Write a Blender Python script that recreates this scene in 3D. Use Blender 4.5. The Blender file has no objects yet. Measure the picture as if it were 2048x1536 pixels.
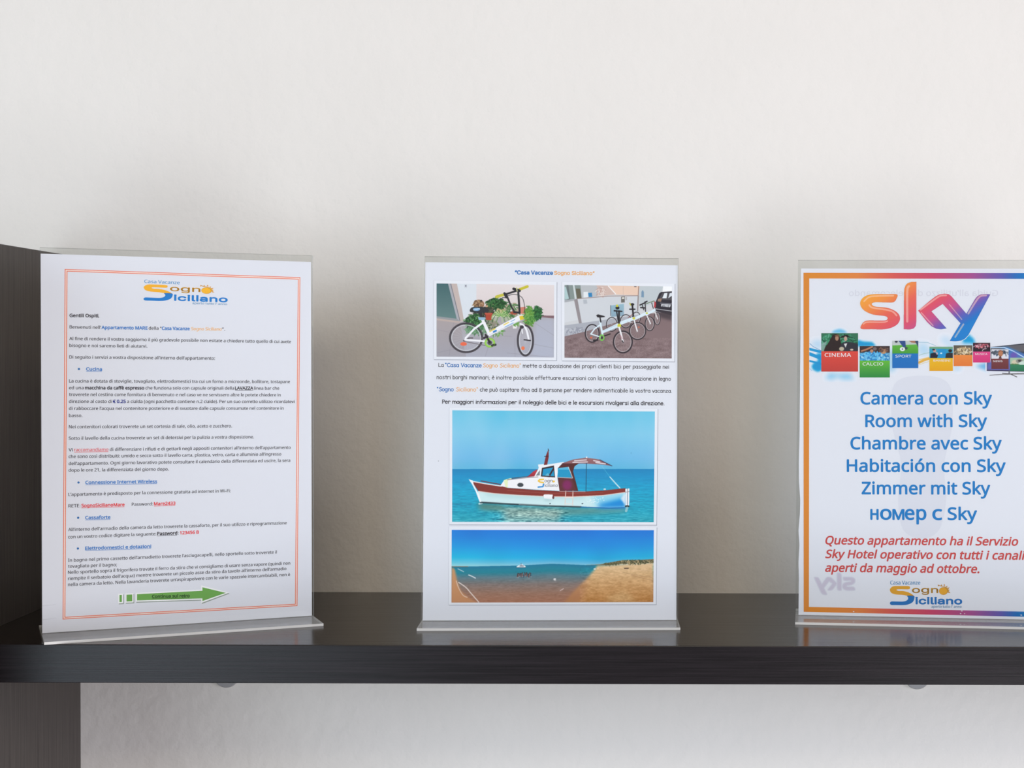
import bpy, math, os
import numpy as np
from mathutils import Matrix, Vector

SC = bpy.context.scene
COL = SC.collection
ZS = 1.20                      # height of the shelf top above the floor

# ------------------------------------------------------------------ camera
FPX, CXPX, PITCH, ROLL, YAW, CAM_H = 3127.5, 1323.1, -.02168, .00519, .01292, .2244
fw = Vector((math.sin(YAW)*math.cos(PITCH), math.cos(YAW)*math.cos(PITCH), math.sin(PITCH)))
rt = Vector((math.cos(YAW), -math.sin(YAW), 0)); up = rt.cross(fw)
rt, up = math.cos(ROLL)*rt + math.sin(ROLL)*up, -math.sin(ROLL)*rt + math.cos(ROLL)*up
cd = bpy.data.cameras.new('camera'); cam = bpy.data.objects.new('camera', cd); COL.objects.link(cam)
cam.matrix_world = Matrix(((rt.x, up.x, -fw.x, 0), (rt.y, up.y, -fw.y, 0), (rt.z, up.z, -fw.z, ZS+CAM_H), (0, 0, 0, 1)))
cd.sensor_width = 36; cd.sensor_fit = 'HORIZONTAL'; cd.lens = FPX/2048*36
cd.shift_x = (1024-CXPX)/2048; cd.clip_start = .05
SC.camera = cam

# ------------------------------------------------------------------ light
SC.view_settings.view_transform = 'Standard'; SC.view_settings.look = 'None'
SC.view_settings.gamma = 1; SC.view_settings.use_curve_mapping = False
SC.view_settings.exposure = 0.0
W = bpy.data.worlds.new('room_light'); SC.world = W; W.use_nodes = True
W.node_tree.nodes['Background'].inputs[0].default_value = (.27, .245, .25, 1)
W.node_tree.nodes['Background'].inputs[1].default_value = 1.0
def area(name, loc, target, sx, sy, power, color):
    d = bpy.data.lights.new(name, 'AREA'); d.shape = 'RECTANGLE'; d.size = sx; d.size_y = sy
    d.energy = power; d.color = color
    o = bpy.data.objects.new(name, d); COL.objects.link(o); o.location = loc
    o.rotation_euler = (Vector(target)-Vector(loc)).to_track_quat('-Z', 'Y').to_euler(); return o
area('window_daylight', (-1.9, -1.1, ZS+0.15), (0, 1.4, ZS+0.15), 1.5, 2.0, 8.4, (0.643, 0.75, 1.0))
area('balcony_door_daylight', (-1.5, -2.2, ZS+-0.05), (0, 1.4, ZS+0.1), 1.0, 2.0, 27.6, (0.761, 0.913, 1.0))
area('upper_left_fill', (-2.3, -1.6, ZS+0.9), (-0.2, 1.4, ZS+0.3), 1.0, 1.0, 27.6, (0.696, 0.848, 1.0))  # added fill lamp, unseen, brightens from the upper left
area('right_side_fill', (2.9, -1.0, ZS+0.2), (0, 1.4, ZS+0.1), 1.2, 1.8, 67.5, (0.853, 0.853, 1.0))  # fill lamp added on the right, no window known there
area('floor_bounce_light', (1.0, -0.6, ZS+-1.1), (0.4, 1.3, ZS+-0.2), 1.2, 1.2, 17.6, (.93, .94, 1.0))
area('ceiling_bounce_light', (0.2, -2.0, ZS+1.75), (0, 1.4, ZS+0.2), 2.2, 0.7, 32.4, (1.0, 0.87, 0.685))

# ------------------------------------------------------------------ materials
def lin(c):
    c = np.asarray(c, float)/255
    return np.where(c <= .04045, c/12.92, ((c+.055)/1.055)**2.4)
def mat(name):
    m = bpy.data.materials.new(name); m.use_nodes = True; return m, m.node_tree.nodes, m.node_tree.links
def pset(b, **k):
    for a, v in k.items(): b.inputs[a.replace('_', ' ')].default_value = v

def wall_mat():
    m, n, l = mat('painted_plaster'); b = n['Principled BSDF']; pset(b, Roughness=.75)
    b.inputs['Specular IOR Level'].default_value = .25
    tc = n.new('ShaderNodeTexCoord'); a = n.new('ShaderNodeTexNoise'); c = n.new('ShaderNodeTexNoise')
    a.inputs['Scale'].default_value = 75; a.inputs['Detail'].default_value = 3
    c.inputs['Scale'].default_value = 14; c.inputs['Detail'].default_value = 2
    l.new(tc.outputs['Object'], a.inputs['Vector']); l.new(tc.outputs['Object'], c.inputs['Vector'])
    bp = n.new('ShaderNodeBump'); bp.inputs['Strength'].default_value = .6; bp.inputs['Distance'].default_value = .002
    l.new(a.outputs['Fac'], bp.inputs['Height']); l.new(bp.outputs['Normal'], b.inputs['Normal'])
    r = n.new('ShaderNodeValToRGB'); r.color_ramp.elements[0].color = (.738, .713, .660, 1); r.color_ramp.elements[1].color = (.768, .743, .690, 1)
    l.new(c.outputs['Fac'], r.inputs['Fac']); l.new(r.outputs['Color'], b.inputs['Base Color'])
    return m
def laminate(name, stretch, dark, light, spec, r0, r1):
    m, n, l = mat(name); b = n['Principled BSDF']
    tc = n.new('ShaderNodeTexCoord'); mp = n.new('ShaderNodeMapping'); mp.inputs['Scale'].default_value = stretch
    l.new(tc.outputs['Object'], mp.inputs['Vector'])
    a = n.new('ShaderNodeTexNoise'); a.inputs['Scale'].default_value = 1; a.inputs['Detail'].default_value = 5; a.inputs['Roughness'].default_value = .65
    l.new(mp.outputs['Vector'], a.inputs['Vector'])
    r = n.new('ShaderNodeValToRGB'); e = r.color_ramp.elements
    e[0].position = .35; e[0].color = (*dark, 1); e[1].position = .68; e[1].color = (*light, 1); b.inputs['Specular IOR Level'].default_value = spec
    l.new(a.outputs['Fac'], r.inputs['Fac']); l.new(r.outputs['Color'], b.inputs['Base Color'])
    rr = n.new('ShaderNodeMapRange'); rr.inputs['To Min'].default_value = r0; rr.inputs['To Max'].default_value = r1
    l.new(a.outputs['Fac'], rr.inputs['Value']); l.new(rr.outputs['Result'], b.inputs['Roughness'])
    bp = n.new('ShaderNodeBump'); bp.inputs['Strength'].default_value = .25; bp.inputs['Distance'].default_value = .0003
    l.new(a.outputs['Fac'], bp.inputs['Height']); l.new(bp.outputs['Normal'], b.inputs['Normal'])
    return m
def acrylic(name='clear_acrylic', haze=0):
    m, n, l = mat(name); n.remove(n['Principled BSDF'])
    t = n.new('ShaderNodeBsdfTransparent'); t.inputs[0].default_value = (.985, .99, .985, 1)
    g = n.new('ShaderNodeBsdfGlossy'); g.inputs['Roughness'].default_value = .03
    f = n.new('ShaderNodeFresnel'); ge = n.new('ShaderNodeNewGeometry'); mr = n.new('ShaderNodeMapRange'); mr.inputs['To Min'].default_value = 1.49; mr.inputs['To Max'].default_value = 1/1.49
    l.new(ge.outputs['Backfacing'], mr.inputs['Value']); l.new(mr.outputs['Result'], f.inputs['IOR'])
    x = n.new('ShaderNodeMixShader'); l.new(f.outputs[0], x.inputs[0]); l.new(t.outputs[0], x.inputs[1]); l.new(g.outputs[0], x.inputs[2])
    if haze:  # pale diffuse layer put in for the sheet reflected in the base
        d = n.new('ShaderNodeBsdfDiffuse'); d.inputs[0].default_value = (.75, .77, .78, 1); y = n.new('ShaderNodeMixShader'); y.inputs[0].default_value = haze
        l.new(x.outputs[0], y.inputs[1]); l.new(d.outputs[0], y.inputs[2]); x = y
    l.new(x.outputs[0], n['Material Output'].inputs[0]); return m
def acrylic_cut(name, c, alpha):
    m, n, l = mat(name); b = n['Principled BSDF']; pset(b, Base_Color=(*c, 1), Roughness=.25, Alpha=alpha); return m
def ink():
    m, n, l = mat('printed_ink'); b = n['Principled BSDF']; pset(b, Roughness=.55)
    b.inputs['Specular IOR Level'].default_value = .2
    a = n.new('ShaderNodeAttribute'); a.attribute_name = 'ink'; l.new(a.outputs['Color'], b.inputs['Base Color']); return m
def plain(name, c, rough=.6, spec=.3):
    m, n, l = mat(name); b = n['Principled BSDF']; pset(b, Base_Color=(*c, 1), Roughness=rough); b.inputs['Specular IOR Level'].default_value = spec; return m
PAPER_ALB = np.array((.775, .79, .845))
M_WALL = wall_mat(); M_BOARD = laminate('dark_oak_laminate', (9, 160, 420), (.008, .0046, .0028), (.018, .0118, .0085), .155, .13, .22); M_PANEL = laminate('dark_oak_laminate_upright', (420, 420, 9), (.042, .033, .029), (.090, .077, .067), .3, .35, .5)
M_BAND = laminate('dark_oak_edge_band', (11, 160, 900), (.003, .0018, .0026), (.013, .009, .0115), .30, .24, .36)
M_ACR = acrylic(); M_ACR_BASE = acrylic('acrylic_painted_reflection', .17); M_EDGE = acrylic_cut('acrylic_edge_painted_dark', (.30, .30, .28), .8); M_EDGE_SIDE = acrylic_cut('acrylic_side_edge_painted_bright', (.80, .81, .80), .5)  # edge colours carry the light: top dark for total reflection, sides bright
M_EDGE_BASE = acrylic_cut('acrylic_base_edge_painted_bright', (.86, .85, .81), .85)  # pale colour paints the light caught by the base rim
M_PAPER = plain('white_copy_paper', PAPER_ALB, .6, .2); M_INK = ink()
M_SCUFF = plain('scuffed_white', (.75, .75, .75), .7)
M_CAP = plain('grey_plastic', (.33, .33, .33), .5)
M_FLOOR = plain('stone_floor', (.42, .40, .38), .4)

# ------------------------------------------------------------------ mesh helpers
def link(o, parent=None):
    COL.objects.link(o)
    if parent: o.parent = parent
    return o
def mesh_obj(name, verts, faces, mats, parent=None, fm=None):
    me = bpy.data.meshes.new(name); me.from_pydata([tuple(v) for v in verts], [], faces)
    for m in mats: me.materials.append(m)
    if fm: me.polygons.foreach_set('material_index', fm)
    me.update(); return link(bpy.data.objects.new(name, me), parent)
def box(x0, x1, y0, y1, z0, z1):
    v = [(x, y, z) for z in (z0, z1) for y in (y0, y1) for x in (x0, x1)]
    f = [(0, 2, 3, 1), (4, 5, 7, 6), (0, 1, 5, 4), (2, 6, 7, 3), (0, 4, 6, 2), (1, 3, 7, 5)]   # bottom top front back left right
    return v, f
def bevel(o, w, seg=2):
    b = o.modifiers.new('bevel', 'BEVEL'); b.width = w; b.segments = seg; b.limit_method = 'ANGLE'; return o
def tag(o, label, cat, group=None):
    o['label'] = label; o['category'] = cat
    if group: o['group'] = group
    return o
def empty(name, loc, rot=(0, 0, 0)):
    o = bpy.data.objects.new(name, None); o.location = loc; o.rotation_euler = rot; o.empty_display_size = .05; return link(o)

# ------------------------------------------------------------------ room shell
YW = 1.18097+.25906
wb = mesh_obj('wall_back', *box(-2.6, 2.6, YW, YW+.12, 0, 2.8), [M_WALL]); wb['kind'] = 'structure'
fl = mesh_obj('floor', *box(-2.6, 2.6, -2.6, YW+.12, -.1, 0), [M_FLOOR]); fl['kind'] = 'structure'

# ------------------------------------------------------------------ shelving unit
XP = -.51473; YF = 1.18097
unit = empty('shelving_unit', (XP, YW, 0))
tag(unit, 'dark wood-grain wall shelving with thick shelf board and upright side panel', 'shelf')
v, f = box(0, 1.75, YF-YW+.0012, 0, ZS-.0291, ZS); bevel(mesh_obj('shelf_board', v, f, [M_BOARD], unit), .0004)
v, f = box(0, 1.75, YF-YW, YF-YW+.0012, ZS-.0291, ZS); bevel(mesh_obj('edge_band', v, f, [M_BAND], unit), .0005)
v, f = box(-.03, 0, -.42, 0, 0, ZS+.3069); bevel(mesh_obj('side_panel', v, f, [M_PANEL], unit), .0006)
def cap_mesh(x, z):
    vs, fs = [], []; R, n = .0117, 40
    prof = [(R, 0), (R, -.004), (R*.93, -.0055), (0, -.006)]
    for r_, y_ in prof[:-1]:
        for i in range(n): a = 2*math.pi*i/n; vs.append((x+r_*math.cos(a), y_, z+r_*math.sin(a)))
    vs.append((x, prof[-1][1], z))
    for k in range(len(prof)-2):
        for i in range(n): j = (i+1) % n; fs.append((k*n+i, k*n+j, (k+1)*n+j, (k+1)*n+i))
    b0 = (len(prof)-2)*n
    for i in range(n): fs.append((b0+i, b0+(i+1) % n, len(vs)-1))
    return vs, fs
for x in (-.38006, .25633):
    o = mesh_obj('fixing_cap', *cap_mesh(x-XP, ZS-.0763), [M_CAP], unit); o['label'] = 'round grey cap on the wall under the shelf'

# ------------------------------------------------------------------ sign holders
def holder(x, y, th, lean, bf, bb, width, label, panel_h=.2982):
    h = empty('acrylic_sign_holder', (x, y, ZS+.00006), (0, 0, th)); tag(h, label, 'sign holder', 'clear acrylic sign holders on the shelf')
    w = width/2
    for nm, y0, y1 in (('front_panel', -.0021, -.0005), ('back_panel', .0005, .0021)):
        v, f = box(-w, w, y0, y1, -.0008, panel_h)
        o = mesh_obj(nm, v, f, [M_ACR, M_EDGE, M_EDGE_SIDE], h, [2, 1, 0, 0, 2, 2]); o.location = (0, 0, .003); o.rotation_euler = (-lean, 0, 0)
    v, f = box(-w, w, -bf, bb, 0, .002)
    o = mesh_obj('base_plate', v, f, [M_ACR_BASE, M_EDGE_BASE], h, [0, 0, 1, 1, 1, 1])
    return h
def scuffs(h, lean, spots):
    for x, z, r in spots:
        vs, n = [], 9
        for k in range(n):
            a = 2*math.pi*k/n; q = r*(1, .45, .8, .5, 1.1, .6, .9, .4, .7)[k]/1000; vs.append((x/1000+q*math.cos(a), -.00216, z/1000+q*.7*math.sin(a)))
        o = mesh_obj('scuff_mark', vs, [tuple(range(n))], [M_SCUFF], h); o.location = (0, 0, .003); o.rotation_euler = (-lean, 0, 0); o['label'] = 'pale chip near the bottom edge'
SHEETS = dict(L=(-.36786, 1.25636, .41316, .01601), M=(-.0739, 1.27929, .03302, .06706), R=(.2375, 1.29815, -.10572, .04431))
holder(*SHEETS['L'], .0389, .040, .2103, 'clear acrylic sign holder turned towards the right, holding the orange-framed letter')
holder(*SHEETS['M'], .0340, .034, .2100, 'clear acrylic sign holder leaning back, holding the sheet with bicycle and boat photos')
hr = holder(*SHEETS['R'], .0341, .034, .2150, 'clear acrylic sign holder holding the notice with a rainbow border')

scuffs(hr, SHEETS['R'][3], ((-59.0, 3.2, .8), (30.4, 5.6, .9), (29.4, 3.4, .8), (32.6, 3.4, .6), (79.0, 3.2, .9)))

# ------------------------------------------------------------------ print helpers (sheet coordinates in millimetres)
LEFT_TEXT = [('Gentili Ospiti', 'bold', 'black', -83.73, 244.84, -62.79, 244.9, 2.47, 0), (',', 'body', 'black', -62.57, 244.9, -62.01, 244.9, 2.47, 0),
 ('Benvenuti nell’', 'body', 'black', -83.73, 235.87, -60.67, 235.76, 2.47, 0), ('Appartamento MARE', 'bold', 'blue', -60.23, 235.76, -25.82, 235.6, 2.47, 0),
 ('della “', 'body', 'black', -24.79, 235.6, -15.06, 235.55, 2.47, 0), ('Casa Vacanze', 'bold', 'blue', -14.76, 235.55, 6.6, 235.45, 2.47, 0),
 ('Sogno Siciliano', 'body', 'orange', 7.92, 235.44, 31.65, 235.33, 2.47, 0), ('”.', 'body', 'black', 31.89, 235.33, 34.34, 235.32, 2.47, 0),
 ('Al fine di rendere il vostro soggiorno il più gradevole possibile non esitate a chiedere tutto quello di cui avete', 'body', 'black', -83.98, 226.82, 87.31, 225.57,
  2.47, 0),
 ('bisogno e noi saremo lieti di aiutarvi.', 'body', 'black', -84.0, 221.48, -25.98, 221.21, 2.47, 0),
 ('Di seguito i servizi a vostra disposizione all’interno dell’appartamento:', 'body', 'black', -84.04, 212.43, 26.25, 211.7, 2.47, 0),
 ('Cucina', 'bold', 'blue', -71.71, 203.06, -60.13, 202.86, 2.47, 1),
 ('La cucina è dotata di stoviglie, tovagliato, elettrodomestici tra cui un forno a microonde, bollitore, tostapane', 'body', 'black', -84.26, 193.75, 86.39, 192.56,
  2.47, 0),
 ('ed una', 'body', 'black', -84.39, 188.45, -73.79, 188.37, 2.47, 0), ('macchina da caffè espresso', 'bold', 'black', -72.61, 188.36, -28.53, 188.02, 2.47, 0),
 ('che funziona solo con capsule originali della', 'body', 'black', -27.47, 188.01, 41.23, 187.49, 2.47, 0),
 ('LAVAZZA', 'bold', 'black', 42.19, 187.48, 56.56, 187.37, 2.47, 1), ('linea bar che', 'body', 'black', 57.44, 187.36, 77.65, 187.21, 2.47, 0),
 ('troverete nel cestino come fornitura di benvenuto e nel caso ve ne servissero altre le potete chiedere in', 'body', 'black', -84.33, 183.22, 78.73, 181.69, 2.47, 0),
 ('direzione al costo di', 'body', 'black', -84.47, 177.8, -52.85, 177.49, 2.47, 0), ('€ 0.25', 'bold', 'navy', -51.95, 177.49, -42.47, 177.39, 2.47, 0),
 ('a cialda (ogni pacchetto contiene n.2 cialde). Per un suo corretto utilizzo ricordatevi', 'body', 'black', -41.45, 177.38, 90.07, 176.11, 2.47, 0),
 ('di rabboccare l’acqua nel contenitore posteriore e di svuotare dalle capsule consumate nel contenitore in', 'body', 'black', -84.49, 172.3, 81.1, 170.71, 2.47, 0),
 ('basso.', 'body', 'black', -84.51, 166.76, -74.72, 166.71, 2.47, 0),
 ('Nei contenitori colorati troverete un set cortesia di sale, olio, aceto e zucchero.', 'body', 'black', -84.54, 157.98, 39.58, 156.78, 2.47, 0),
 ('Sotto il lavello della cucina troverete un set di detersivi per la pulizia a vostra disposizione.', 'body', 'black', -84.76, 149.01, 57.03, 147.55, 2.47, 0),
 ('Vi', 'body', 'black', -84.87, 140.0, -81.83, 139.97, 2.47, 0), ('raccomandiamo', 'body', 'red', -80.84, 139.96, -55.6, 139.72, 2.47, 1),
 ('di differenziare i rifiuti e di gettarli negli appositi contenitori all’interno dell’appartamento', 'body', 'black', -54.44, 139.71, 86.75, 138.32, 2.47, 0),
 ('che sono così distribuiti: umido e secco sotto il lavello carta, plastica, vetro, carta e alluminio all’ingresso', 'body', 'black', -84.89, 134.81, 79.06, 133.05,
  2.47, 0),
 ('dell’appartamento. Ogni giorno lavorativo potete consultare il calendario della differenziata ed uscire, la sera', 'body', 'black', -84.84, 129.31, 86.39, 127.64,
  2.47, 0),
 ('dopo le ore 21, la differenziata del giorno dopo.', 'body', 'black', -84.93, 124.16, -9.98, 123.03, 2.47, 0),
 ('Connessione Internet Wireless', 'bold', 'blue', -72.63, 114.14, -18.98, 113.42, 2.47, 1),
 ('L’appartamento è predisposto per la connessione gratuita ad internet in Wi-Fi:', 'body', 'black', -85.15, 105.2, 38.38, 104.07, 2.47, 0),
 ('RETE:', 'body', 'black', -85.18, 96.22, -76.53, 96.14, 2.47, 0), ('SognoSicilianoMare', 'bold', 'red', -75.58, 96.13, -43.71, 95.83, 2.47, 1),
 ('Password:', 'body', 'black', -38.14, 95.78, -22.25, 95.63, 2.47, 0), ('Mare2433', 'bold', 'red', -21.25, 95.62, -4.95, 95.47, 2.47, 1),
 ('Cassaforte', 'bold', 'blue', -72.85, 86.6, -54.34, 86.33, 2.47, 1),
 ('All’interno dell’armadio della camera da letto troverete la cassaforte, per il suo utilizzo e riprogrammazione', 'body', 'black', -85.36, 77.76, 83.37, 76.14, 2.47,
  0),
 ('con un vostro codice digitare la seguente:', 'body', 'black', -85.46, 72.03, -19.74, 71.67, 2.47, 0),
 ('Password', 'bold', 'black', -18.82, 71.67, -3.65, 71.59, 2.47, 1), (':', 'body', 'black', -3.11, 71.58, -2.57, 71.58, 2.47, 0),
 ('123456 B', 'bold', 'red', -1.41, 71.58, 13.16, 71.5, 2.47, 0), ('Elettrodomestici e dotazioni', 'bold', 'blue', -72.98, 62.57, -23.7, 61.87, 2.47, 1),
 ('In bagno nel primo cassetto dell’armadietto troverete l’asciugacapelli, nello sportello sotto troverete il', 'body', 'black', -85.6, 53.84, 75.19, 52.48, 2.47, 0),
 ('tovagliato per il bagno;', 'body', 'black', -85.62, 49.16, -49.66, 48.56, 2.47, 0),
 ('Nello sportello sopra il frigorifero trovate il ferro da stiro che vi consigliamo di usare senza vapore (quindi non', 'body', 'black', -85.71, 44.44, 86.13, 42.77,
  2.47, 0),
 ('riempite il serbatoio dell’acqua) mentre troverete un piccolo asse da stiro da tavolo all’interno dell’armadio', 'body', 'black', -85.73, 39.56, 82.93, 38.43, 2.47,
  0),
 ('nella camera da letto. Nella lavanderia troverete un’aspirapolvere con le varie spazzole intercambiabili, non è', 'body', 'black', -85.75, 34.87, 85.98, 33.43, 2.47,
  0)]
ARROW_TEXT = [('Continua sul retro', 'bold', 'darkgreen', -23.0, 21.92, 5.78, 20.81, 2.3, 1)]
TITLE_TEXT = [('“Casa Vacanze', 'arialb', 'blue', -30.49, 284.12, 0.68, 284.0, 3.1, 0), ('Sogno Siciliano”', 'arialm', 'orange', 1.92, 283.99, 35.24, 283.86, 3.1, 0)]
MID_TEXT = [('La', 'comic', 'black', -92.81, 207.11, -88.59, 207.1, 3.05, 0), ('“Casa Vacanze', 'comicb', 'blue', -87.28, 207.1, -57.54, 207.0, 3.05, 0),
 ('Sogno Siciliano”', 'comic', 'orange', -56.31, 206.99, -25.07, 206.89, 3.05, 0),
 ('mette a disposizione dei propri clienti bici per passeggiate nei', 'comic', 'black', -23.42, 206.88, 97.27, 206.47, 3.05, 0),
 ('nostri borghi marinari; è inoltre possibile effettuare escursioni con la nostra imbarcazione in legno', 'comic', 'black', -94.11, 197.13, 98.74, 196.56, 3.05, 0),
 ('“Sogno', 'comicb', 'blue', -93.86, 187.12, -80.35, 187.08, 3.05, 0), ('Siciliano”', 'comic', 'orange', -78.3, 187.08, -60.27, 187.03, 3.05, 0),
 ('che può ospitare fino ad 8 persone per rendere indimenticabile la vostra vacanza.', 'comic', 'black', -58.63, 187.02, 99.8, 186.57, 3.05, 0),
 ('Per maggiori informazioni per il noleggio delle bici e le escursioni rivolgersi alla direzione.', 'comicb', 'black', -89.48, 176.93, 93.6, 176.22, 3.05, 0)]
BOAT_TEXT = [('ogn', 'body', 'grey', -5.19, 112.36, 1.38, 112.37, 2.6, 0), ('iciliano', 'body', 'grey', -4.97, 108.54, 5.63, 108.55, 2.6, 0)]
RIGHT_TEXT = [('Camera con Sky', 'sky', 'sky', -54.04, 176.97, 54.27, 177.87, 10.0, 0), ('Room with Sky', 'sky', 'sky', -49.91, 157.97, 50.33, 158.95, 10.0, 0),
 ('Chambre avec Sky', 'sky', 'sky', -62.18, 139.12, 62.44, 140.36, 10.0, 0), ('Habitación con Sky', 'sky', 'sky', -65.11, 120.24, 65.8, 121.66, 10.0, 0),
 ('Zimmer mit Sky', 'sky', 'sky', -52.6, 101.59, 53.21, 102.79, 10.0, 0), ('H', 'bold', 'sky', -45.14, 80.5, -39.03, 80.56, 8.3, 0),
 ('o', 'sky', 'sky', -37.07, 80.59, -28.15, 80.68, 11.2, 0), ('M', 'bold', 'sky', -26.78, 80.69, -17.57, 80.79, 8.3, 0),
 ('ep', 'sky', 'sky', -16.53, 80.8, 0.64, 80.98, 11.2, 0), ('c', 'sky', 'sky', 6.22, 81.04, 13.65, 81.11, 11.2, 0),
 ('Sky', 'sky', 'sky', 18.8, 81.17, 42.51, 81.42, 10.0, 0), ('Questo appartamento ha il Servizio', 'itb', 'red2', -82.66, 59.04, 76.33, 60.6, 6.75, 0),
 ('Sky Hotel operativo con tutti i canali', 'itb', 'red2', -82.7, 47.54, 82.13, 49.0, 6.75, 0),
 ('aperti da maggio ad ottobre.', 'itb', 'red2', -82.71, 36.06, 44.6, 37.21, 6.75, 0)]
GHOST_TEXT = [('Guida all’utilizzo del telecomando', 'body', 'ghost', 59.08, 268.29, -64.53, 268.05, 5, 0)]
TILE_TEXT = {'bambini': ('BAMBINI', 'tile', 'white', 6.03, 213.26, 20.07, 213.34, 1.6, 0),
 'calcio': ('CALCIO', 'tile', 'white', -52.78, 209.63, -35.69, 209.74, 2.4, 0),
 'cinema': ('CINEMA', 'tile', 'white', -84.53, 216.69, -62.44, 216.81, 3.05, 0),
 'musica': ('MUSICA', 'tile', 'white', 40.48, 218.91, 50.57, 218.96, 1.45, 0),
 'news': ('NEWS', 'tile', 'white', 55.4, 213.08, 62.95, 213.13, 1.45, 0),
 'sport': ('SPORT', 'tile', 'white', -25.45, 216.4, -12.29, 216.48, 2.2, 0)}
BULLETS = [(-77.11, 204.28), (-77.74, 115.51), (-78.11, 87.94), (-78.38, 63.88)]
LEFT_BORDER = [(-87.16, 282.17), (95.15, 280.12), (91.93, 8.14), (-89.75, 9.08)]
ARROW = {'a': [(-47.68, 25.67), (-45.92, 25.64), (-45.94, 20.02), (-47.7, 20.01)],
 'b': [(-42.39, 25.59), (-38.09, 25.49), (-38.11, 20.14), (-42.41, 20.2)],
 'c': [(-34.46, 25.51), (15.86, 25.29), (15.87, 28.08), (34.22, 22.46), (15.83, 16.97), (15.83, 19.11), (-34.48, 20.51)]}
LOGO_LEFT = [(-28.26, 274.58), (36.44, 273.23), (36.18, 255.58), (-28.7, 256.5)]
LOGO_RIGHT = [(-28.87, 28.6), (30.42, 29.47), (30.53, 7.41), (-28.74, 6.41)]
PHOTO = {'beach': [(-80.86, 73.26), (85.01, 73.0), (84.69, 13.96), (-80.58, 14.0)],
 'bike': [(-94.95, 276.01), (1.89, 275.46), (1.99, 215.3), (-94.43, 215.48)],
 'bikes': [(10.44, 275.52), (99.55, 274.91), (99.5, 215.0), (10.7, 215.14)],
 'boat': [(-81.17, 171.36), (85.61, 170.94), (84.91, 79.62), (-80.59, 79.88)]}
MOUNT = {'beach': [(-83.33, 76.04), (87.61, 75.63), (87.13, 12.03), (-83.01, 12.01)],
 'bike': [(-97.32, 278.69), (4.23, 278.18), (4.36, 212.83), (-96.75, 213.16)],
 'bikes': [(8.15, 278.21), (102.13, 277.43), (102.04, 212.27), (8.48, 212.64)],
 'boat': [(-83.72, 173.66), (88.21, 173.43), (87.4, 77.27), (-83.14, 77.55)]}
RIGHT_BORDER_OUT = [(-102.85, 287.65), (-100.62, 2.0)]
RIGHT_BORDER_IN = [(-98.02, 282.79), (-96.3, 6.24)]
RBOX = [(-105.82, 289.98), (97.55, 290.07), (98.63, -0.67), (-103.67, -4.93)]
LBOX = [(-105.03, 300.27), (103.26, 307.04), (102.29, -16.62), (-106.22, -1.89)]
MARK = [(-92.15, 129.67)]

PAPER_SEEN = dict(L=(207, 207, 214), M=(222, 223, 232), R=(232, 234, 239))
HAZE = .022
def ink_of(k, c):
    return np.clip((lin(c)-HAZE)/(lin(PAPER_SEEN[k])-HAZE)*PAPER_ALB, .004, .95)
INKS = dict(black=(62, 60, 64), blue=(62, 118, 182), navy=(50, 58, 128), red=(212, 72, 76), orange=(232, 166, 84), darkgreen=(40, 66, 34), grey=(120, 120, 128),
            sky=(20, 130, 196), red2=(208, 84, 82), ghost=(219, 220, 227), white=(243, 240, 240))
FD = bpy.utils.system_resource('DATAFILES', path='fonts')
def font(fn):
    try: return bpy.data.fonts.load(os.path.join(FD, fn))
    except Exception: return None
F_HUM, F_GRO = font('NotoSansHebrew-Regular.woff2'), font('Inter.woff2')
STY = dict(body=(F_HUM, .714, .011, 0), bold=(F_HUM, .714, .030, 0), sky=(F_HUM, .714, .019, 0), tile=(F_HUM, .714, .006, 0), arialb=(F_GRO, .727, .034, 0), arialm=(F_GRO, .727, .016, 0),
           itb=(F_HUM, .714, .021, .21), logo=(F_GRO, .727, .035, 0), logot=(F_GRO, .727, .012, 0))

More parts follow.
